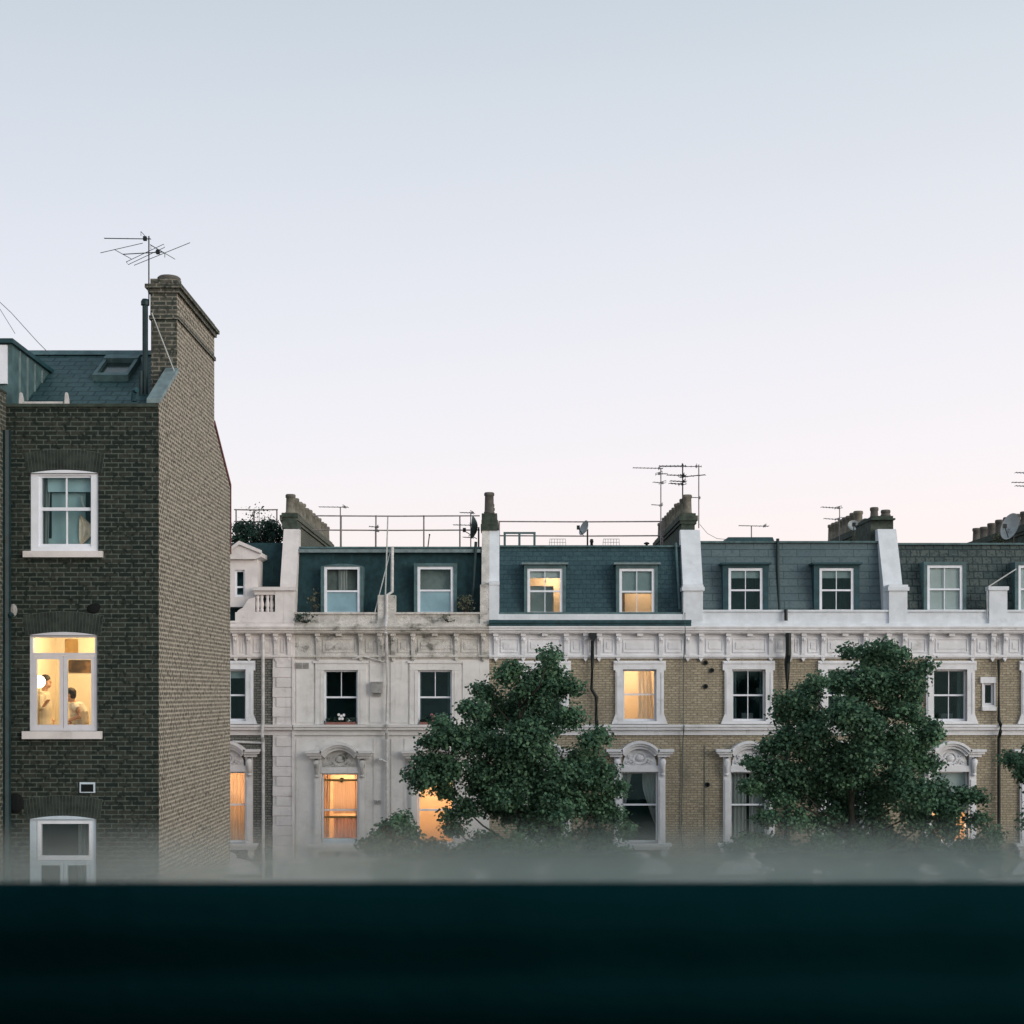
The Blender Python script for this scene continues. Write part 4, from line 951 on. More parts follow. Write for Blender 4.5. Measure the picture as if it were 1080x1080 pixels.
tree([(1074, 806, 6), (1082, 802, 9), (1082, 815, 8), (1094, 808, 14), (1110, 800, 22), (1122, 825, 26), (1108, 838, 16), (1125, 870, 26), (1120, 920, 26), (1140, 780, 26), (1150, 820, 26)], 0, 0, 1, 39.0, 1122, 'tip of another tree at the right picture edge')

def bush(x0, x1, r0, r1, y, zb, label, n, size, per=30, mat='leaf_b', name='shrub', spread=.3):
    t = thing(name, (X((x0 + x1) / 2, y), y, zb), label, 'plant')
    m = MB(); cl = []
    xa, xb, za = X(x0, y), X(x1, y), Z(r0, y)
    for k in range(n):
        x = xa + (xb - xa) * rng.random(); z = zb + (za - zb) * (.15 + .85 * rng.random() ** .8) * (1 - .5 * abs((x - (xa + xb) / 2) / (xb - xa) * 2) ** 2 * .6)
        yy = y + rng.normal() * .25
        m.tube([((xa + xb) / 2, y, zb), ((xa + xb) / 2 * .4 + x * .6, yy, zb + (z - zb) * .3), (x, yy, z)], [.012, .009, .005], 4); cl.append((x, yy, z, .7 + .4 * rng.random()))
    m.build('stems', 'bark', t); leaf_cloud('leaves', cl, mat, t, size, per, spread)
    return t
zt = Z(572.5, 47.3)
bush(246, 268, 551, 572, 48.6, zt, 'dark shrub at left end of the roof terrace by the brick gable', 40, (.06, .11), 40)
bush(262, 282, 535, 572, 49.0, zt, 'tall loose shrub in middle of the roof terrace', 30, (.05, .09), 12, spread=.4)
bush(272, 298, 551, 572, 48.6, zt, 'low dark shrub beside the white chimney wall on roof terrace', 44, (.06, .11), 40)
bush(484, 497, 628, 648, 45.96, Z(646), 'dry weed growing from the parapet left of middle chimney', 16, (.04, .08), 16, 'leaf_dry', 'weed', .16)
bush(324, 337, 622, 648, 46.0, Z(646), 'spiky weed on parapet beside the left dormer of shabby house', 12, (.05, .12), 5, 'leaf_dry', 'weed', .14)
bush(1048, 1062, 560, 575, 48.0, ZROOF, 'small twiggy shrub left of the large pale dish', 14, (.05, .09), 14, 'leaf_dry', 'shrub', .2)

bush(313, 334, 647.5, 657, 45.86, Z(657), 'dark moss tuft on the parapet below the left dormer of shabby house', 16, (.03, .07), 18, 'leaf_b', 'weed', .12)
bush(466, 480, 648, 656, 45.85, Z(656), 'straggly weed on the parapet face below right dormer of shabby house', 9, (.03, .06), 10, 'leaf_dry', 'weed', .12)

def flower_box(px0, px1, pet, box, label):
    y = FY + .02; zb = Z(766)
    t = thing('flower_box', (X((px0 + px1) / 2), y, zb), label, 'flower box', 'flower boxes on the third floor sills')
    a, b = X(px0), X(px1)
    MB().prism_x([(y - .14, zb), (y - .17, zb + .13), (y + .05, zb + .13), (y + .03, zb)], a, b).build('box', box, t)
    cl = [(a + (b - a) * rng.random(), y - .05 + rng.normal() * .04, zb + .14 + .10 * rng.random(), .6) for _ in range(16)]
    leaf_cloud('leaves', cl, 'leaf_b', t, (.04, .08), 14, .16)
    for k in range(6):
        m = MB(); c = (a + (b - a) * (.3 + .5 * rng.random()), y - .1 + rng.normal() * .03, zb + .16 + .22 * rng.random())
        for q in range(5):
            th = q * 1.256; m.ball((c[0] + .024 * math.cos(th), c[1], c[2] + .024 * math.sin(th)), .024, .012, .024, 6, 4)
        m.build('flower', pet, t)
flower_box(344, 375, 'petal_white', 'terracotta', 'terracotta flower box of white blooms in left window of shabby stucco house')
flower_box(443, 470, 'petal_pink', 'terracotta', 'flower box of dull pink blooms in window left of the pointed tree')

# ------------------------------------------------------------------ dark brick house, seen from behind
NS = F / NY
def NX(px): return X(px, NY)
def NZ(py): return Z(py, NY)
xE = NX(167.5); xW = NX(6.5); Y2 = 31.12
hb = thing('brick_house', ((xE + xW) / 2, NY, 0), 'tall sooty brick house with pale gable side and chimney at left', 'house')
ze = NZ(429)
wins = [(32, 103.5, 499, 582), (31, 102.5, 670, 771), (31, 101.5, 864, 962)]
MB(NY).sheet(xW, xE, 0, ze, NY, [(NX(a), NX(b), NZ(d), NZ(c)) for a, b, c, d in wins], .17).build('wall', 'brick_sooty_shaded', hb)
# gable wall: outline in y,z with the chimney breast rising out of it
ych0, ych1 = 26.18, 29.45
zs_ = lambda Y: ze + .06 + (Y - NY) * .585
zcs = HC + (YH - 309.5) * ych0 / F
g = [(NY + .003, 0), (Y2, 0), (Y2, 15.28), (29.46, 16.30), (29.46, zcs), (ych0 + .003, zcs), (ych0 + .003, zs_(ych0)), (NY + .003, ze + .05)]
MB().prism_x(g, xE - .12, xE).build('gable_wall', 'brick_gable_lit', hb)
MB().box(xW, xE - .34, Y2 - .2, Y2, 0, 15.2).build('rear_wall', 'brick_sooty_shaded', hb)
# sooty return of the front corner
# roof
yr = 28.0; zr = Z(373, yr)
m = MB().prism_x([(NY + .22, ze - .15), (yr, zr), (Y2, ze + .1), (Y2, ze - .4), (yr, ze - .4)], xW - 4, xE - .125)
M['slate_roof_near'] = bricks('blue_green_roof_slate', (.026, .064, .070), (.036, .08, .086), (.010, .026, .030), .30, .20, .016, var=.3, rough=.55, soot=(.045, .09, .094), soot_amt=(.55, .8), plane='roof')
rf = m.build('roof', 'slate_roof_near', hb)
MB().prism_x([(yr - .14, zr - .05), (yr - .02, zr + .06), (yr + .1, zr - .02)], xW - 3.9, xE - .5).build('ridge', 'lead', rf)
MB(NY).p(6.5, 167, 426.2, 429.5, NY - .05, NY + .25).build('parapet_coping', 'stack_mossy', hb)
MB().prism_x([(NY - .02, ze + .06), (NY - .02, ze + .13), (ych0, zs_(ych0) + .1), (ych0, zs_(ych0) + .02)], xE - .20, xE + .03).build('gable_coping', 'lead_pale', hb)
MB().prism_x([(29.47, 16.32), (29.47, 16.40), (Y2 + .06, 15.36), (Y2 + .06, 13.9), (Y2 + .01, 13.9), (Y2 + .01, 15.28)], xE - .30, xE + .015).build('verge', plain('dark_red_verge_tile', (.13, .035, .035), .8, .3, 6), hb)
# chimney
cw = .46; xc0, xc1 = xE - cw, xE
zct = Z(300, ych0)
m = MB().box(xc0, xc1 - .121, ych0, ych1, ze - .1, Z(337.2, ych0)).box(xc1 - .121, xc1 - .003, ych0, ych0 + .002, zs_(ych0), Z(337.2, ych0)).box(xc0 - .03, xc1 + .03, ych0 - .03, ych1 + .03, Z(337, ych0), Z(333, ych0)).box(xc0 - .01, xc1 - .121, ych0 - .01, ych1 + .01, Z(333, ych0), Z(309, ych0)).box(xc1 - .121, xc1 - .003, ych0 - .01, ych0 + .002, Z(333, ych0), Z(309, ych0))
m.box(xc0 - .045, xc1 + .045, ych0 - .045, ych1 + .045, Z(309, ych0), Z(304.5, ych0)).box(xc0 - .09, xc1 + .09, ych0 - .09, ych1 + .09, Z(304.5, ych0), Z(300.5, ych0)).box(xc0 - .01, xc1 + .01, ych0 - .01, ych1 + .01, Z(300.5, ych0), Z(294, ych0))
chm = MB(); chm.v, chm.f = m.v, m.f
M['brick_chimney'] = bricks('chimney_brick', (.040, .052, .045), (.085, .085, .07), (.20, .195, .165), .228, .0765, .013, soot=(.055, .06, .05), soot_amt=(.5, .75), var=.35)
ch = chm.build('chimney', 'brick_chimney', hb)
pot(ch, (xc0 + xc1) / 2 + .02, ych0 + .3, Z(295, ych0), .13, .21, 'pot_dark')
for k in range(1, 5): pot(ch, (xc0 + xc1) / 2, ych0 + .3 + k * .62, Z(295, ych0), .06, .17, 'pot_dark')
# rooflight
def on_roof(px, t):
    yy = NY + .22 + (yr - NY - .22) * t; return X(px, yy), yy, ze - .15 + (zr - ze + .15) * t
sl = (zr - ze + .15) / (yr - NY - .22); nrm = Vector((0, -sl, 1)).normalized()
def roof_slab(mb, pa, pb, t0, t1, h0, h1):
    c = []
    for h_ in (h0, h1):
        for (px, t) in ((pa, t0), (pb, t0), (pb, t1), (pa, t1)):
            q = Vector(on_roof(540 + (px - 540), t)); xx = X(px, 26.9); c.append(Vector((xx, q.y, q.z)) + nrm * h_)
    return mb.add(c, [(0, 3, 2, 1), (4, 5, 6, 7), (0, 1, 5, 4), (1, 2, 6, 5), (2, 3, 7, 6), (3, 0, 4, 7)])
m = MB(); roof_slab(m, 102, 139, .545, .58, 0, .12); roof_slab(m, 102, 139, .80, .86, 0, .14); roof_slab(m, 102, 105.5, .58, .80, 0, .12); roof_slab(m, 135.5, 139, .58, .80, 0, .12)
sk = m.build('rooflight', 'lead', rf)
m = MB(); roof_slab(m, 105.5, 135.5, .58, .80, .03, .05); m.build('pane', plain('dark_roof_glass', (.015, .03, .03), .12, .2, 3, spec=.5), sk)
# flue, cradle pipe, stub
fx = X(154.6, 26.2)
MB().tube([(fx, 26.1, Z(418, 26.1)), (fx, 26.1, Z(322, 26.1))], [.05, .05], 9).lathe(fx, 26.1, [(.075, Z(322, 26.1)), (.075, Z(318, 26.1)), (.05, Z(315.5, 26.1))], 10).tube([(fx - .06, 26.06, Z(420, 26.1)), (fx - .06, 26.06, Z(392, 26.1))], .04, 8).build('flue_pipe', 'pipe_teal', rf)
MB(NY).p(24, 66, 423.2, 425.6, NY + .02, NY + .07).build('cradle_bar', 'pipe_white', hb)
for p in (21.7, 69.7): MB(NY).pp([(p - 2, 427), (p - 1.2, 414.5), (p + .2, 413.5), (p + 1.6, 420), (p + 2, 427)], NY + .0, NY + .1).build('cradle_post', 'pipe_white', hb)
MB().tube([(X(142, 25.6), 25.55, Z(424, 25.6)), (X(142, 25.6), 25.55, Z(413, 25.6)), (X(146, 25.6), 25.5, Z(412.5, 25.6))], .05, 7).build('flue_pipe', 'lead_dark', rf)
MB().tube([(X(160, 26.1), 26.1, Z(330, 26.1)), (xE - .02, 26.05, Z(392, 26.1))], .012, 5).build('stay_wire', 'cable_pale', hb)
# side-clad dormer at far left
zd = NZ(358); xd = NX(8.0 + .3)
m = MB().prism_x([(25.0, ze - .2), (25.0, NZ(360)), (27.7, NZ(360) - .06), (27.7, ze + .8)], xd - 1.8, xd)
dm = m.build('dormer', 'lead', rf)
MB().prism_x([(24.92, NZ(360)), (24.92, NZ(355.3)), (27.9, NZ(355.3) - .06), (27.9, NZ(360) - .06)], xd - 1.86, xd + .05).build('dormer_roof', 'lead_dark', dm)
m = MB()
for k in range(1, 7): m.box(xd, xd + .025, 25.0 + k * .4 - .012, 25.0 + k * .4 + .012, ze - .1, NZ(361) - .02 * k)
m.build('cladding_seams', 'lead_pale', dm)
MB(NY).p(-40, 4.6, 362, 403, 24.95, 25.0).build('window_frame', 'frame', dm)
# soil pipe on the rear wall, widened and darkened to stand for the shadow
MB().tube([(NX(8.2), NY - .09, NZ(455)), (NX(8.2), NY - .09, 1)], .085, 9).tube([(NX(8.2), NY - .09, NZ(655)), (NX(12.5), NY - .12, NZ(650)), (NX(16), NY + .02, NZ(645))], .055, 8).build('soil_pipe_shadow', 'pipe_teal', hb)
MB().ball((NX(15), NY - .05, NZ(644)), .07, .06, .11).build('pipe_collar', 'vent', hb)
MB(NY).p(84.5, 100.5, 825, 836, NY - .03, NY + .002).build('air_vent', 'frame_blue', hb)
MB(NY).p(86, 99, 827, 835, NY - .034, NY - .03).build('vent_opening', 'hole', hb)
m = MB().ball((NX(98.5), NY - .005, NZ(642)), .11, .03, .085).ball((NX(102), NY - .004, NZ(640)), .07, .025, .06); m.build('wall_patch', 'hole', hb)
m = MB().ball((NX(17), NY - .02, NZ(847)), .14, .05, .17); m.build('wall_patch', 'hole', hb)
# arches of upright bricks over the windows
M['brick_arch'] = plain('sooty_arch_brick', (.032, .042, .036), .9, .5, 6)
M['arch_mortar'] = plain('arch_mortar', (.10, .125, .11), .9, .2, 9)
def brick_arch(win, a, b, ctop, rise=4, h=21, n=24):
    m = MB(NY); mm = MB(NY); x0, x1 = a - 4, b + 4; e = lambda p: (p - (a + b) / 2) / ((b - a) / 2)
    low = lambda p: ctop - rise * (1 - min(1, abs(e(p))) ** 2)
    for k in range(n):
        p, q = x0 + (x1 - x0) * k / n + .32, x0 + (x1 - x0) * (k + 1) / n - .32
        fan = lambda v: v + e(v) * 2.6
        m.pp([(p, low(p)), (q, low(q)), (fan(q), low(q) - h), (fan(p), low(p) - h)], NY - .010, NY + .001, NY)
    for k in range(n):
        p, q = x0 + (x1 - x0) * k / n, x0 + (x1 - x0) * (k + 1) / n
        fan = lambda v: v + e(v) * 2.6
        mm.pp([(p, low(p)), (q, low(q)), (fan(q), low(q) - h - .3), (fan(p), low(p) - h - .3)], NY - .004, NY + .001, NY)
    o = m.build('brick_arch', 'brick_arch', win); mm.build('arch_joints', 'arch_mortar', win)
def head_seg(a, b, c, rise, y0, y1):
    return MB(NY).pp([(a, c)] + [(a + (b - a) * t, c - rise * (1 - (2 * t - 1) ** 2)) for t in np.linspace(0, 1, 13)][1:-1] + [(b, c)], y0, y1, NY)
# top window
def near_frame(a, b, c, d, rise, mat, side=5.0, y=NY + .03):
    m = head_seg(a, b, c, rise, NY - .014, y + .1)
    m.p(a, a + side, c, d, y, y + .12).p(b - side, b, c, d, y, y + .12).p(a + side, b - side, c, c + 2.2, y, y + .12)
    return m
a, b, c, d = wins[0]
m = near_frame(a, b, c, d, 3.2, 'frame', 8); m.p(a + 8, b - 8, 576, d, NY + .03, NY + .15)
wn = m.build('window', 'frame', hb)
fr = sash(wn, NX(40), NX(97.5), NZ(577), NZ(500.5), NY + .06, 2, 2, NZ(536.5), fw=.045, bar=.028, name='sash_frame')
for ch_ in list(fr.children): pass
MB(NY).p(26, 109, 581.6, 588.2, NY - .10, NY + .10).build('sill', 'stucco_warm', wn)
brick_arch(wn, a, b, c)
M['room_pale'] = plain('pale_blue_grey_room', (.42, .58, .62), .9, .1, 1.5)
M['backing_blue'] = plain('blue_grey_reflection_panel', (.34, .48, .50), .9, .15, 2)
rx0, rx1, rz0, rz1 = NX(a), NX(b), NZ(d), NZ(c)
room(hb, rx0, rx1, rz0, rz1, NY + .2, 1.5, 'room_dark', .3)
MB(NY).p(46, 97, 500, 517, NY + .22, NY + .23).build('blind', 'room_pale', wn)
MB(NY).p(48, 84, 517, 572, NY + .34, NY + .36).p(40, 97, 566, 577, NY + .30, NY + .33).build('room_block', 'backing_blue', wn)  # pale blue panel; the pane's reflection is put into its colour
m = MB(); curtain(m, lambda t: NX(41), lambda t: NX(41 + 4.5 + 2 * t), NZ(577), NZ(500), NY + .28, 2, .02); m.build('curtain', 'curt_grey', wn, True)
m = MB()
bulge = lambda t: 80 + 13.5 * math.sin(min(1.0, t * 1.02) * math.pi) ** 1.2
curtain(m, lambda t: NX(79.5 - 1.2 * math.sin(t * math.pi)), lambda t: NX(bulge(t) + .8), NZ(574), NZ(541), NY + .26, 2, .02, 16)
M['curt_beige'] = plain('beige_tied_curtain', (.82, .66, .50), .9, .2, 9)
m.build('curtain', 'curt_beige', wn, True)
m = MB(); m.tube([(NX(82.0), NY + .24, NZ(521)), (NX(82.6), NY + .22, NZ(527)), (NX(84), NY + .22, NZ(532)), (NX(87), NY + .24, NZ(536))], .018, 6).build('tieback', 'curt_white', wn, True)
# lit window
a, b, c, d = wins[1]
m = near_frame(a, b, c, d, 3.4, 'frame', 3.0)
m.p(a + 3, b - 3, 688.5, 691.5, NY + .03, NY + .13).p(a + 3, b - 3, 768, d, NY + .03, NY + .15)
M['frame_lav'] = plain('grey_white_frame_paint', (.60, .60, .64), .5, .06, 5)
wn = m.build('window', 'frame_lav', hb)
for p, q in ((34.2, 65.9), (66.5, 99.3)):
    m = MB(NY); m.p(p, p + 3.8, 691.8, 768, NY + .035, NY + .085).p(q - 3.8, q, 691.8, 768, NY + .035, NY + .085).p(p + 3.8, q - 3.8, 691.8, 695.2, NY + .035, NY + .085).p(p + 3.8, q - 3.8, 764.4, 768, NY + .035, NY + .085)
    cs = m.build('casement', 'frame_lav', wn)
    MB(NY).p(p + 3.8, q - 3.8, 695.2, 764.4, NY + .055, NY + .059).build('pane', 'pane', wn)
MB(NY).p(34, 99.5, 672.2, 688.5, NY + .07, NY + .074).build('pane', 'pane', wn)
MB(NY).p(25, 108, 771.2, 779.2, NY - .10, NY + .10).build('sill', 'stucco_warm', wn)
brick_arch(wn, a, b, c)
# its room
ry0, ry1 = NY + .18, NY + 2.5; fx0, fx1, fz0, fz1 = NX(10), NX(140), 9.45, 12.1
MB().add([(fx0, ry0, fz0), (fx1, ry0, fz0), (fx1, ry1, fz0), (fx0, ry1, fz0), (fx0, ry0, fz1), (fx1, ry0, fz1), (fx1, ry1, fz1), (fx0, ry1, fz1)],
         [(0, 1, 2, 3), (4, 7, 6, 5), (3, 2, 6, 7), (0, 3, 7, 4), (1, 5, 6, 2)]).build('room', 'room_cream', hb)
lamp('ceiling_lamp', (NX(80), NY + 1.2, 11.98), 98, (1.0, .72, .43), .15, hb)
yb = ry1
pic = thing('picture', (X(84, yb), yb - .03, Z(709, yb)), 'dark painting on the lit room wall above the seated person', 'picture')
MB(yb).p(73, 96, 696, 709.5, yb - .03, yb - .002).build('canvas', 'picture', pic)
pic = thing('picture', (X(77, yb), yb - .03, Z(688, yb)), 'brown panel high on the lit room wall, under the ceiling', 'picture')
MB(yb).p(69.5, 82.5, 674, 690, yb - .03, yb - .002).build('canvas', plain('tan_print', (.40, .25, .09), .8, .2, 8), pic)
# lamp
ly = NY + .62; lx, lz = X(41.2, ly), Z(719, ly)
t = thing('floor_lamp', (lx, ly, fz0), 'glowing globe lamp behind left casement of the lit window', 'lamp')
MB().ball((lx, ly, lz), .105, n=20, m=12).build('globe', 'globe', t, True)
MB().tube([(lx, ly, fz0 + .02), (lx, ly, lz - .10)], .008, 6).lathe(lx, ly, [(.14, fz0), (.14, fz0 + .02), (.02, fz0 + .03)], 14).build('stand', 'brass', t)
# people
def limb(m, pts, rad, n=9): return m.tube(pts, rad, n)
def finish(o, vox):
    r = o.modifiers.new('join', 'REMESH'); r.mode = 'VOXEL'; r.voxel_size = vox; r.use_smooth_shade = True
    s_ = o.modifiers.new('soften', 'SMOOTH'); s_.factor = .5; s_.iterations = 3
def head(m, c, face):
    """skull, jaw, nose, brow, ears for a head at c looking along face (unit x,y)"""
    f = Vector((face[0], face[1], face[2] if len(face) > 2 else 0)).normalized(); s_ = f.cross(Vector((0, 0, 1))).normalized()
    c = Vector(c)
    m.ball(c + Vector((0, 0, .02)) - f * .01, .083, .083, .10, 14, 9); m.ball(c + f * .035 - Vector((0, 0, .055)), .055, .055, .06, 12, 7)
    m.tube([c + f * .082 + Vector((0, 0, .02)), c + f * .108 - Vector((0, 0, .02))], [.010, .016], 7)
    m.tube([c + f * .075 + s_ * .03 - Vector((0, 0, .062)), c + f * .088 - Vector((0, 0, .062)), c + f * .075 - s_ * .03 - Vector((0, 0, .062))], .010, 6)
    for k in (-1, 1): m.ball(c + s_ * .083 * k, .018, .018, .03, 8, 5)
    return f, s_, c
def hand(m, w, d, up, curl=.5):
    """palm with four fingers and a thumb from the wrist w along d"""
    d = Vector(d).normalized(); up = Vector(up).normalized(); s_ = d.cross(up).normalized(); w = Vector(w)
    m.tube([w, w + d * .05, w + d * .09], [.026, .034, .032], 8)
    for k, L in enumerate((.062, .072, .068, .052)):
        b_ = w + d * .085 + s_ * (.027 - .018 * k)
        m.tube([b_, b_ + d * L * .5 - up * L * .12 * curl, b_ + d * L * (1 - .35 * curl) - up * L * .5 * curl], [.0095, .0085, .007], 6)
    b_ = w + d * .035 + s_ * .03
    m.tube([b_, b_ + d * .03 + s_ * .025, b_ + d * .062 + s_ * .028 - up * .01], [.012, .010, .008], 6)
# standing person, facing right
py_ = NY + 1.25
def P1(px, yo=0.0, py=0): return Vector((X(px, py_), py_ + yo, Z(py, py_)))
t = thing('person', (X(46, py_), py_, fz0), 'person standing behind the globe lamp with one forearm raised', 'person')
hc = P1(49, 0, 719); m = MB(); f, s_, c = head(m, hc, (1, -.25))
m.tube([hc - Vector((.02, 0, .06)), hc - Vector((.035, 0, .17))], .05, 10)
sh = P1(46, 0, 732)
m.tube([sh + Vector((0, 0, .02)), P1(45.5, 0, 745), P1(45.5, 0, 757), P1(46, 0, 768)], [.10, .135, .12, .14], 14)
m.tube([sh + Vector((0, -.19, -.02)), sh + Vector((0, .19, -.02))], .062, 10)
foot = fz0
for k in (-1, 1):
    hipx = X(46, py_); m.tube([(hipx, py_ + .08 * k, Z(768, py_)), (hipx + .02, py_ + .09 * k, (Z(768, py_) + foot) / 2), (hipx - .01, py_ + .09 * k, foot + .07), (hipx - .01, py_ + .09 * k, foot + .04)], [.095, .062, .045, .045], 9)
    m.tube([(hipx - .04, py_ + .09 * k, foot + .04), (hipx + .17, py_ + .1 * k, foot + .03)], [.042, .032], 8)
el = P1(47.5, -.24, 748); wr = P1(53.5, -.30, 742)
m.tube([sh + Vector((0, -.19, -.03)), el, wr], [.055, .042, .028], 9); hand(m, wr, wr - el, (0, 0, 1), .6)
el2 = P1(46.5, .25, 749); wr2 = P1(50, .2, 758)
m.tube([sh + Vector((0, .19, -.03)), el2, wr2], [.055, .042, .028], 9); hand(m, wr2, wr2 - el2, (0, 1, 0), .6)
o = m.build('body', 'skin', t); finish(o, .011)
m = MB(); m.ball(hc + Vector((-.022, 0, .045)), .094, .092, .088, 14, 8); m.ball(hc + Vector((-.06, 0, 0)), .06, .078, .085, 12, 7); o = m.build('hair', 'hair', t); finish(o, .012)
m = MB(); m.tube([sh + Vector((0, 0, .05)), sh + Vector((0, 0, 0)), P1(45.5, 0, 745), P1(45.5, 0, 757), P1(46, 0, 770)], [.075, .125, .16, .145, .17], 14).tube([sh + Vector((0, -.2, -.02)), sh + Vector((0, .2, -.02))], .078, 10)
m.tube([sh + Vector((0, -.19, -.03)), el, el.lerp(wr, .55)], [.072, .058, .046], 9).tube([sh + Vector((0, .19, -.03)), el2, el2.lerp(wr2, .5)], [.072, .058, .046], 9)
o = m.build('shirt', 'shirt', t); finish(o, .012)
m = MB()
for k in (-1, 1): m.tube([(hipx, py_ + .08 * k, Z(766, py_)), (hipx + .02, py_ + .09 * k, (Z(768, py_) + foot) / 2), (hipx - .01, py_ + .09 * k, foot + .06)], [.125, .085, .075], 10)
o = m.build('trousers', 'trousers', t); finish(o, .014)
# seated person, facing left
qy = NY + .95
def P2(px, yo=0.0, py=0): return Vector((X(px, qy), qy + yo, Z(py, qy)))
t = thing('person', (X(84, qy), qy, fz0), 'dark haired person in pale shirt leaning forward in right casement', 'person')
hc = P2(73.5, 0, 733); m = MB(); f, s_, c = head(m, hc, (-1, -.15, -.35))
sh = P2(80.5, 0, 744)
m.tube([hc + Vector((.02, 0, -.05)), sh + Vector((-.03, 0, .02))], .05, 10)
hip = Vector((X(86, qy), qy, fz0 + .52))
m.tube([sh, P2(83.5, 0, 752), P2(85, 0, 762), hip], [.10, .135, .13, .15], 14).tube([sh + Vector((0, -.19, -.02)), sh + Vector((0, .19, -.02))], .06, 10)
for k in (-1, 1):
    knee = hip + Vector((-.42, .10 * k, .04)); ank = Vector((knee.x + .04, knee.y, fz0 + .07))
    m.tube([hip + Vector((0, .08 * k, 0)), knee, ank], [.09, .062, .042], 9).tube([ank, ank + Vector((-.17, 0, -.04))], [.042, .03], 8)
el = P2(88.5, -.26, 755.5); wr = P2(78.5, -.34, 759.5)
m.tube([sh + Vector((.02, -.2, -.02)), P2(86.5, -.24, 749), el, wr], [.06, .052, .044, .029], 10); hand(m, wr, wr - el, (0, 0, 1), .5)
el2 = P2(84, .24, 757); wr2 = P2(76, .1, 761)
m.tube([sh + Vector((0, .2, -.02)), el2, wr2], [.055, .042, .028], 9); hand(m, wr2, wr2 - el2, (0, 0, 1), .5)
o = m.build('body', 'skin', t); finish(o, .011)
m = MB(); m.ball(hc + Vector((.022, 0, .045)), .094, .092, .088, 14, 8).ball(hc + Vector((.055, 0, .0)), .06, .078, .08, 12, 7); o = m.build('hair', 'hair', t); finish(o, .012)
m = MB(); m.tube([sh + Vector((-.02, 0, .04)), sh, P2(83.5, 0, 752), P2(85, 0, 762), hip], [.08, .125, .16, .15, .17], 14).tube([sh + Vector((0, -.21, -.02)), sh + Vector((0, .21, -.02))], .08, 10)
m.tube([sh + Vector((.02, -.2, -.02)), P2(86.2, -.24, 748.5)], [.075, .068], 10).tube([sh + Vector((0, .2, -.02)), sh.lerp(el2, .5)], [.072, .062], 9)
o = m.build('shirt', 'tee', t); finish(o, .012)
m = MB(); m.ball(hip, .18, .19, .14, 12, 7)
for k in (-1, 1):
    knee = hip + Vector((-.42, .10 * k, .04)); ank = Vector((knee.x + .04, knee.y, fz0 + .1)); m.tube([hip + Vector((0, .08 * k, 0)), knee, ank], [.115, .085, .07], 10)
o = m.build('trousers', 'dark_cloth', t); finish(o, .014)
t = thing('stool', (hip.x, qy, fz0), 'dark stool under the leaning person', 'stool')
MB().lathe(hip.x + .03, qy, [(.17, fz0 + .35), (.18, fz0 + .37), (.18, fz0 + .39), (.16, fz0 + .395)], 16).build('seat', 'dark_cloth', t)
for k in range(4): aa = R(45 + 90 * k); MB().tube([(hip.x + .03 + .12 * math.cos(aa), qy + .12 * math.sin(aa), fz0 + .36), (hip.x + .03 + .17 * math.cos(aa), qy + .17 * math.sin(aa), fz0)], .016, 7).build('leg', 'wood_brown', t)
# lowest window
a, b, c, d = wins[2]
m = near_frame(a, b, c, d, 3.6, 'frame_blue', 7.5); m.p(a + 7.5, b - 7.5, 908, 910, NY + .03, NY + .13)
wn = m.build('window', 'frame_blue', hb)
m = MB(NY); m.p(39, 43, 866, 907.5, NY + .02, NY + .1).p(93.5, 97, 866, 907.5, NY + .02, NY + .1).p(43, 93.5, 866, 869, NY + .02, NY + .1).p(43, 93.5, 902.5, 907.5, NY + .02, NY + .1).build('top_light', 'frame', wn)
MB(NY).p(43, 93.5, 869, 902.5, NY + .06, NY + .064).build('pane', 'pane', wn)
for p, q in ((38.7, 66.2), (66.8, 94)):
    MB(NY).p(p, p + 3.5, 910.2, 962, NY + .04, NY + .1).p(q - 3.5, q, 910.2, 962, NY + .04, NY + .1).p(p + 3.5, q - 3.5, 910.2, 913, NY + .04, NY + .1).build('casement', 'frame_blue', wn)
    MB(NY).p(p + 3.5, q - 3.5, 913, 962, NY + .06, NY + .064).build('pane', 'pane', wn)
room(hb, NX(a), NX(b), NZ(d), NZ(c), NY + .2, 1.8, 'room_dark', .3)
m = MB(); curtain(m, lambda t: NX(77), lambda t: NX(95), NZ(962), NZ(868), NY + .3, 4); m.build('curtain', 'curt_grey', wn, True)
brick_arch(wn, a, b, c)
# aerial on the stack
ay = 26.1; ax = X(157, ay)
t = aerial(ax, ay, Z(322, ay), Z(249, ay), 'spindly two boom aerial on the chimney of the dark brick house', [(Z(252, ay), .82, 178, 3, .06, .03), (Z(267, ay), .78, 165, 2, .9, .27)], .009, 'iron')
m = MB()
for (p, q, r_, s_) in ((111, 272, 146, 251), (146, 285, 196.5, 250.5)): m.tube([(X(p, ay), ay - .3, Z(q, ay)), (X(r_, ay), ay + .3, Z(s_, ay))], .006, 5)
m.tube([(X(134, ay), ay - .05, Z(277, ay)), (X(136, ay), ay - .05, Z(280, ay)), (X(173, ay), ay + .05, Z(260, ay)), (X(172, ay), ay + .05, Z(256.5, ay)), (X(134, ay), ay - .05, Z(277, ay))], .006, 5)
m.build('dipole', 'iron', t)
# neighbour at the left edge
hn = thing('brick_house', (NX(-30), NY - .9, 0), 'sliver of brown brick house wall at the left edge', 'house')
yn = NY - .9
MB(yn).p(-160, -13.6, 404, 1700, yn, yn + .9, yn).build('wall', 'brick_chimney', hn)
MB(yn).pp([(-160, 396), (-20, 396), (-12.5, 402), (-12.5, 404), (-160, 404)], yn - .04, yn + .9, yn).build('coping', 'stack_mossy', hn)
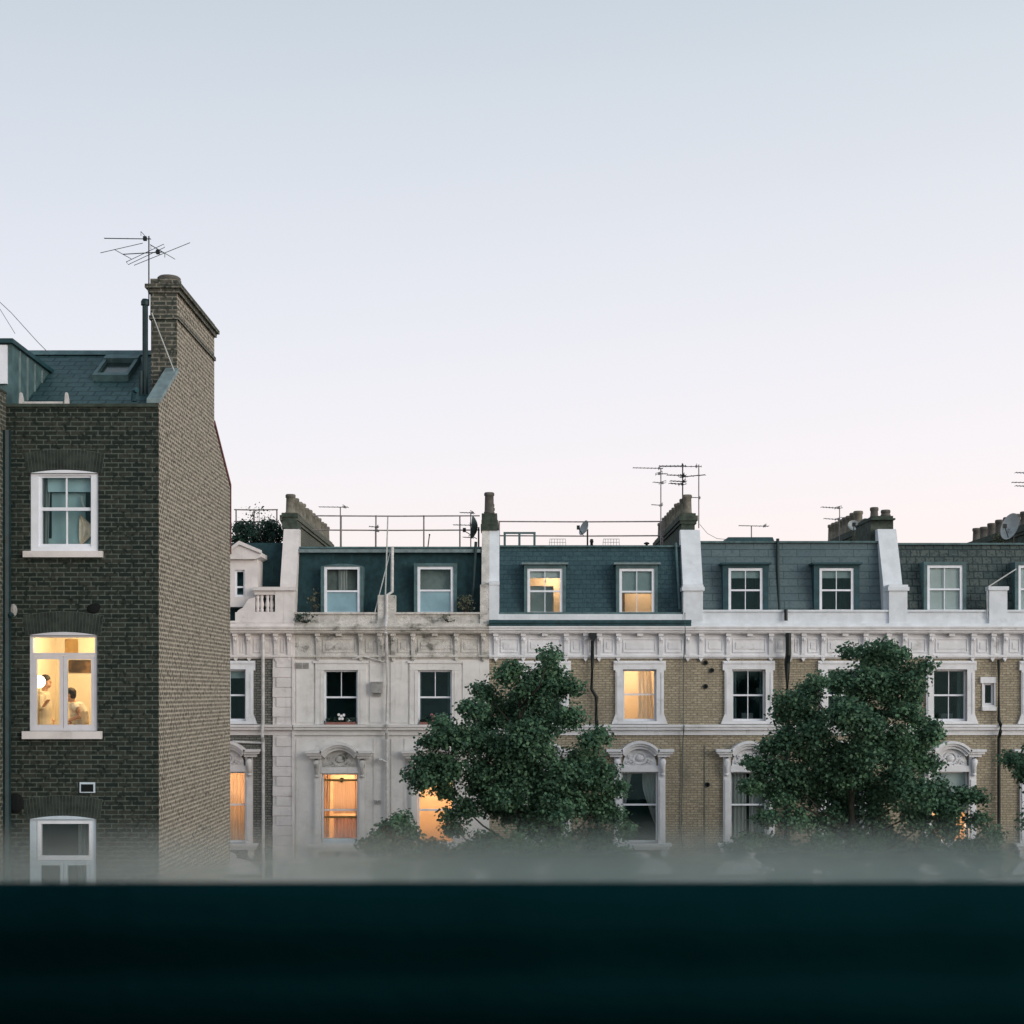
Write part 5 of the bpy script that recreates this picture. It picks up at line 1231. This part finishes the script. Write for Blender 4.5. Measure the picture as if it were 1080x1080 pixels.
# wires from the chimney over the left roof
t = thing('wire', (NX(-12), 27.0, Z(300, 27.0)), 'thin wires sagging over the roof ridge at the left edge', 'wire')
m = MB(); y = 27.6
m.tube([(X(-20, y), y, Z(300, y)), (X(12, y), y, Z(330, y)), (X(40, y), y, Z(361, y)), (X(52, y), y, Z(373, y))], .006, 4).tube([(X(-20, y), y, Z(305, y)), (X(0, y), y, Z(326, y)), (X(16, y), y, Z(352, y))], .005, 4)
m.build('strand', 'cable', t)

# ------------------------------------------------------------------ ground
def slab(name, x0, x1, y0, y1, z0, z1, mat):
    o = MB().box(x0, x1, y0, y1, z0, z1).build(name, mat); return tag(o, kind='structure')
o = MB().add([(-400, -60, 0), (400, -60, 0), (400, 900, 0), (-400, 900, 0)], [(0, 1, 2, 3)]).build('ground', 'earth'); tag(o, kind='structure')
slab('road', -120, 120, 32.2, 37.8, -.05, .004, 'asphalt')
slab('pavement', -120, 120, 37.8, 42.0, -.05, .13, 'paving')
slab('forecourt', -120, 120, 42.0, 45.9, -.05, .12, 'paving')

# ------------------------------------------------------------------ the window the picture is taken from
wy = .92
def FX(px): return (px - 540) * wy / F
def FZ(py): return HC + (YH - py) * wy / F
t = thing('sash_window', (0, wy, FZ(1100) - .5), 'dark blurred window rail with misted glass along the bottom of the view', 'window')
z1 = FZ(933); z3 = FZ(1100)
prof = [(wy + .075, HC + (YH - 935) * (wy + .075) / F)] + [(wy + .012 - .012 * math.sin(a_), z1 - .012 + .012 * math.cos(a_)) for a_ in np.linspace(0, math.pi / 2, 6)]
prof += [(wy + .02 * (t_ * t_ * (3 - 2 * t_)), FZ(970) + (FZ(1046) - FZ(970)) * t_) for t_ in np.linspace(0, 1, 16)] + [(wy + .02, z3), (wy + .075, z3)]
MB().prism_x(prof, -.75, .75).build('bottom_rail', 'sash_dark', t, True)
MB().prism_x([(wy - .10, z3 - .001), (wy + .10, z3 - .001), (wy + .10, z3 - .08), (wy - .10, z3 - .08)], -.80, .80).build('sill', 'sash_dark', t)
for s_ in (-1, 1): MB().box(s_ * .75, s_ * .80, wy - .01, wy + .055, z3, z1 + .9).build('stile', 'sash_dark', t)
MB().box(-.8, .8, wy - .09, wy + .09, 0, z3 - .081).build('apron_wall', 'sash_dark', t)
fm = bpy.data.materials.new('misted_glass'); fm.use_nodes = True; nt = fm.node_tree; nt.nodes.clear()
o_ = N(nt, 'ShaderNodeOutputMaterial'); mx = N(nt, 'ShaderNodeMixShader'); tr = N(nt, 'ShaderNodeBsdfTransparent')
rf_ = N(nt, 'ShaderNodeBsdfRefraction'); rf_.inputs['IOR'].default_value = 1.35; rf_.inputs['Roughness'].default_value = .5; rf_.inputs['Color'].default_value = c4((.84, .96, .965))
tl = N(nt, 'ShaderNodeBsdfTranslucent'); tl.inputs['Color'].default_value = c4((.66, .72, .70))
mx2 = N(nt, 'ShaderNodeMixShader'); mx2.inputs[0].default_value = .30
nt.links.new(rf_.outputs[0], mx2.inputs[1]); nt.links.new(tl.outputs[0], mx2.inputs[2])
g = N(nt, 'ShaderNodeNewGeometry'); sp = N(nt, 'ShaderNodeSeparateXYZ'); nt.links.new(g.outputs['Position'], sp.inputs[0])
# the mist thins out with height above the rail
nz = noise(nt, posnode(nt), 30, 3); ad = N(nt, 'ShaderNodeMath', operation='MULTIPLY_ADD'); ad.inputs[1].default_value = .003
nt.links.new(nz, ad.inputs[0]); nt.links.new(sp.outputs['Z'], ad.inputs[2])
fac = N(nt, 'ShaderNodeMapRange', interpolation_type='SMOOTHSTEP'); nt.links.new(ad.outputs[0], fac.inputs['Value'])
fac.inputs['From Min'].default_value = FZ(930); fac.inputs['From Max'].default_value = FZ(859); fac.inputs['To Min'].default_value = .42; fac.inputs['To Max'].default_value = 0.0
# the mist is denser on the right of the pane than on the left
dn = N(nt, 'ShaderNodeMapRange', interpolation_type='SMOOTHSTEP'); dn.inputs['From Min'].default_value = -.32; dn.inputs['From Max'].default_value = .05; dn.inputs['To Min'].default_value = .62; dn.inputs['To Max'].default_value = 1.0
nt.links.new(sp.outputs['X'], dn.inputs['Value'])
ml = N(nt, 'ShaderNodeMath', operation='MULTIPLY'); nt.links.new(fac.outputs[0], ml.inputs[0]); nt.links.new(dn.outputs[0], ml.inputs[1])
nt.links.new(ml.outputs[0], mx.inputs[0]); nt.links.new(tr.outputs[0], mx.inputs[1]); nt.links.new(mx2.outputs[0], mx.inputs[2]); nt.links.new(mx.outputs[0], o_.inputs['Surface'])
M['mist'] = fm
zt_ = FZ(846)
m = MB(); zb_ = HC + (YH - 934) * (wy + .04) / F
for d_ in (.018, .022, .034, .038): m.add([(-.75, wy + d_, zb_), (.75, wy + d_, zb_), (.75, wy + d_, zt_), (-.75, wy + d_, zt_)], [(0, 1, 2, 3)])
m.build('misted_pane', 'mist', t)

# ------------------------------------------------------------------ light: clear sky just after sunset, glow from the right behind the viewer
SUN_EL, SUN_AZ = 14.0, -40.0           # azimuth measured from +x towards +y
w = bpy.data.worlds.new('World'); scene.world = w; w.use_nodes = True; nt = w.node_tree; nt.nodes.clear()
out = N(nt, 'ShaderNodeOutputWorld'); bg = N(nt, 'ShaderNodeBackground'); bg2 = N(nt, 'ShaderNodeBackground'); addn = N(nt, 'ShaderNodeAddShader')
sky = N(nt, 'ShaderNodeTexSky', sky_type='NISHITA', sun_disc=False)
sky.sun_elevation = R(SUN_EL); sky.sun_rotation = R(90 - SUN_AZ); sky.air_density = 1.0; sky.dust_density = 1.5; sky.ozone_density = 2.0
bg.inputs['Strength'].default_value = .05
nt.links.new(sky.outputs[0], bg.inputs['Color'])
tc = N(nt, 'ShaderNodeTexCoord'); sp = N(nt, 'ShaderNodeSeparateXYZ'); nt.links.new(tc.outputs['Generated'], sp.inputs[0])
cr = N(nt, 'ShaderNodeValToRGB'); cr.color_ramp.interpolation = 'B_SPLINE'
stops = [(0.0, (.89, .71, .68)), (.10, (.89, .745, .725)), (.16, (.86, .77, .762)), (.26, (.77, .737, .745)), (.36, (.66, .668, .682)), (.46, (.525, .582, .607)), (1.0, (.32, .42, .48))]
el = cr.color_ramp.elements
el[0].position, el[0].color = stops[0][0], c4(stops[0][1]); el[1].position, el[1].color = stops[-1][0], c4(stops[-1][1])
for p, c in stops[1:-1]:
    e = el.new(p); e.color = c4(c)
nt.links.new(sp.outputs['Z'], cr.inputs['Fac'])
# broad glow towards the right
gm = N(nt, 'ShaderNodeMapRange'); gm.inputs['From Min'].default_value = -.6; gm.inputs['From Max'].default_value = .8; gm.inputs['To Min'].default_value = .885; gm.inputs['To Max'].default_value = 1.16
nt.links.new(sp.outputs['X'], gm.inputs['Value'])
vm = N(nt, 'ShaderNodeVectorMath', operation='SCALE'); nt.links.new(cr.outputs['Color'], vm.inputs[0]); nt.links.new(gm.outputs[0], vm.inputs['Scale'])
nt.links.new(vm.outputs[0], bg2.inputs['Color']); bg2.inputs['Strength'].default_value = .95
nt.links.new(bg.outputs[0], addn.inputs[0]); nt.links.new(bg2.outputs[0], addn.inputs[1]); nt.links.new(addn.outputs[0], out.inputs['Surface'])
sl_ = bpy.data.lights.new('sun', 'SUN'); sl_.energy = 1.4; sl_.angle = R(40); sl_.color = (1.0, .96, .92)
so = bpy.data.objects.new('sun', sl_); COL.objects.link(so)
dv = Vector((math.cos(R(SUN_EL)) * math.cos(R(SUN_AZ)), math.cos(R(SUN_EL)) * math.sin(R(SUN_AZ)), math.sin(R(SUN_EL))))
so.rotation_euler = dv.to_track_quat('Z', 'Y').to_euler(); so.location = (30, -30, 30)

# ------------------------------------------------------------------ camera
cam = bpy.data.cameras.new('camera'); co = bpy.data.objects.new('camera', cam); COL.objects.link(co)
co.location = (0, 0, HC); co.rotation_euler = (R(90), 0, 0)
cam.sensor_width = 36; cam.sensor_fit = 'HORIZONTAL'; cam.lens = 36 * F / 1080; cam.shift_y = (YH - 540) / 1080
cam.clip_start = .05; cam.clip_end = 3000
cam.dof.use_dof = True; cam.dof.focus_distance = 40; cam.dof.aperture_fstop = 8.5
scene.camera = co
vs = scene.view_settings; vs.view_transform = 'Standard'; vs.look = 'None'; vs.exposure = 0; vs.gamma = 1
scene.cycles.use_denoising = True; scene.cycles.use_adaptive_sampling = False
scene.cycles.max_bounces = 8; scene.cycles.transparent_max_bounces = 12; scene.cycles.caustics_reflective = False; scene.cycles.sample_clamp_indirect = 4
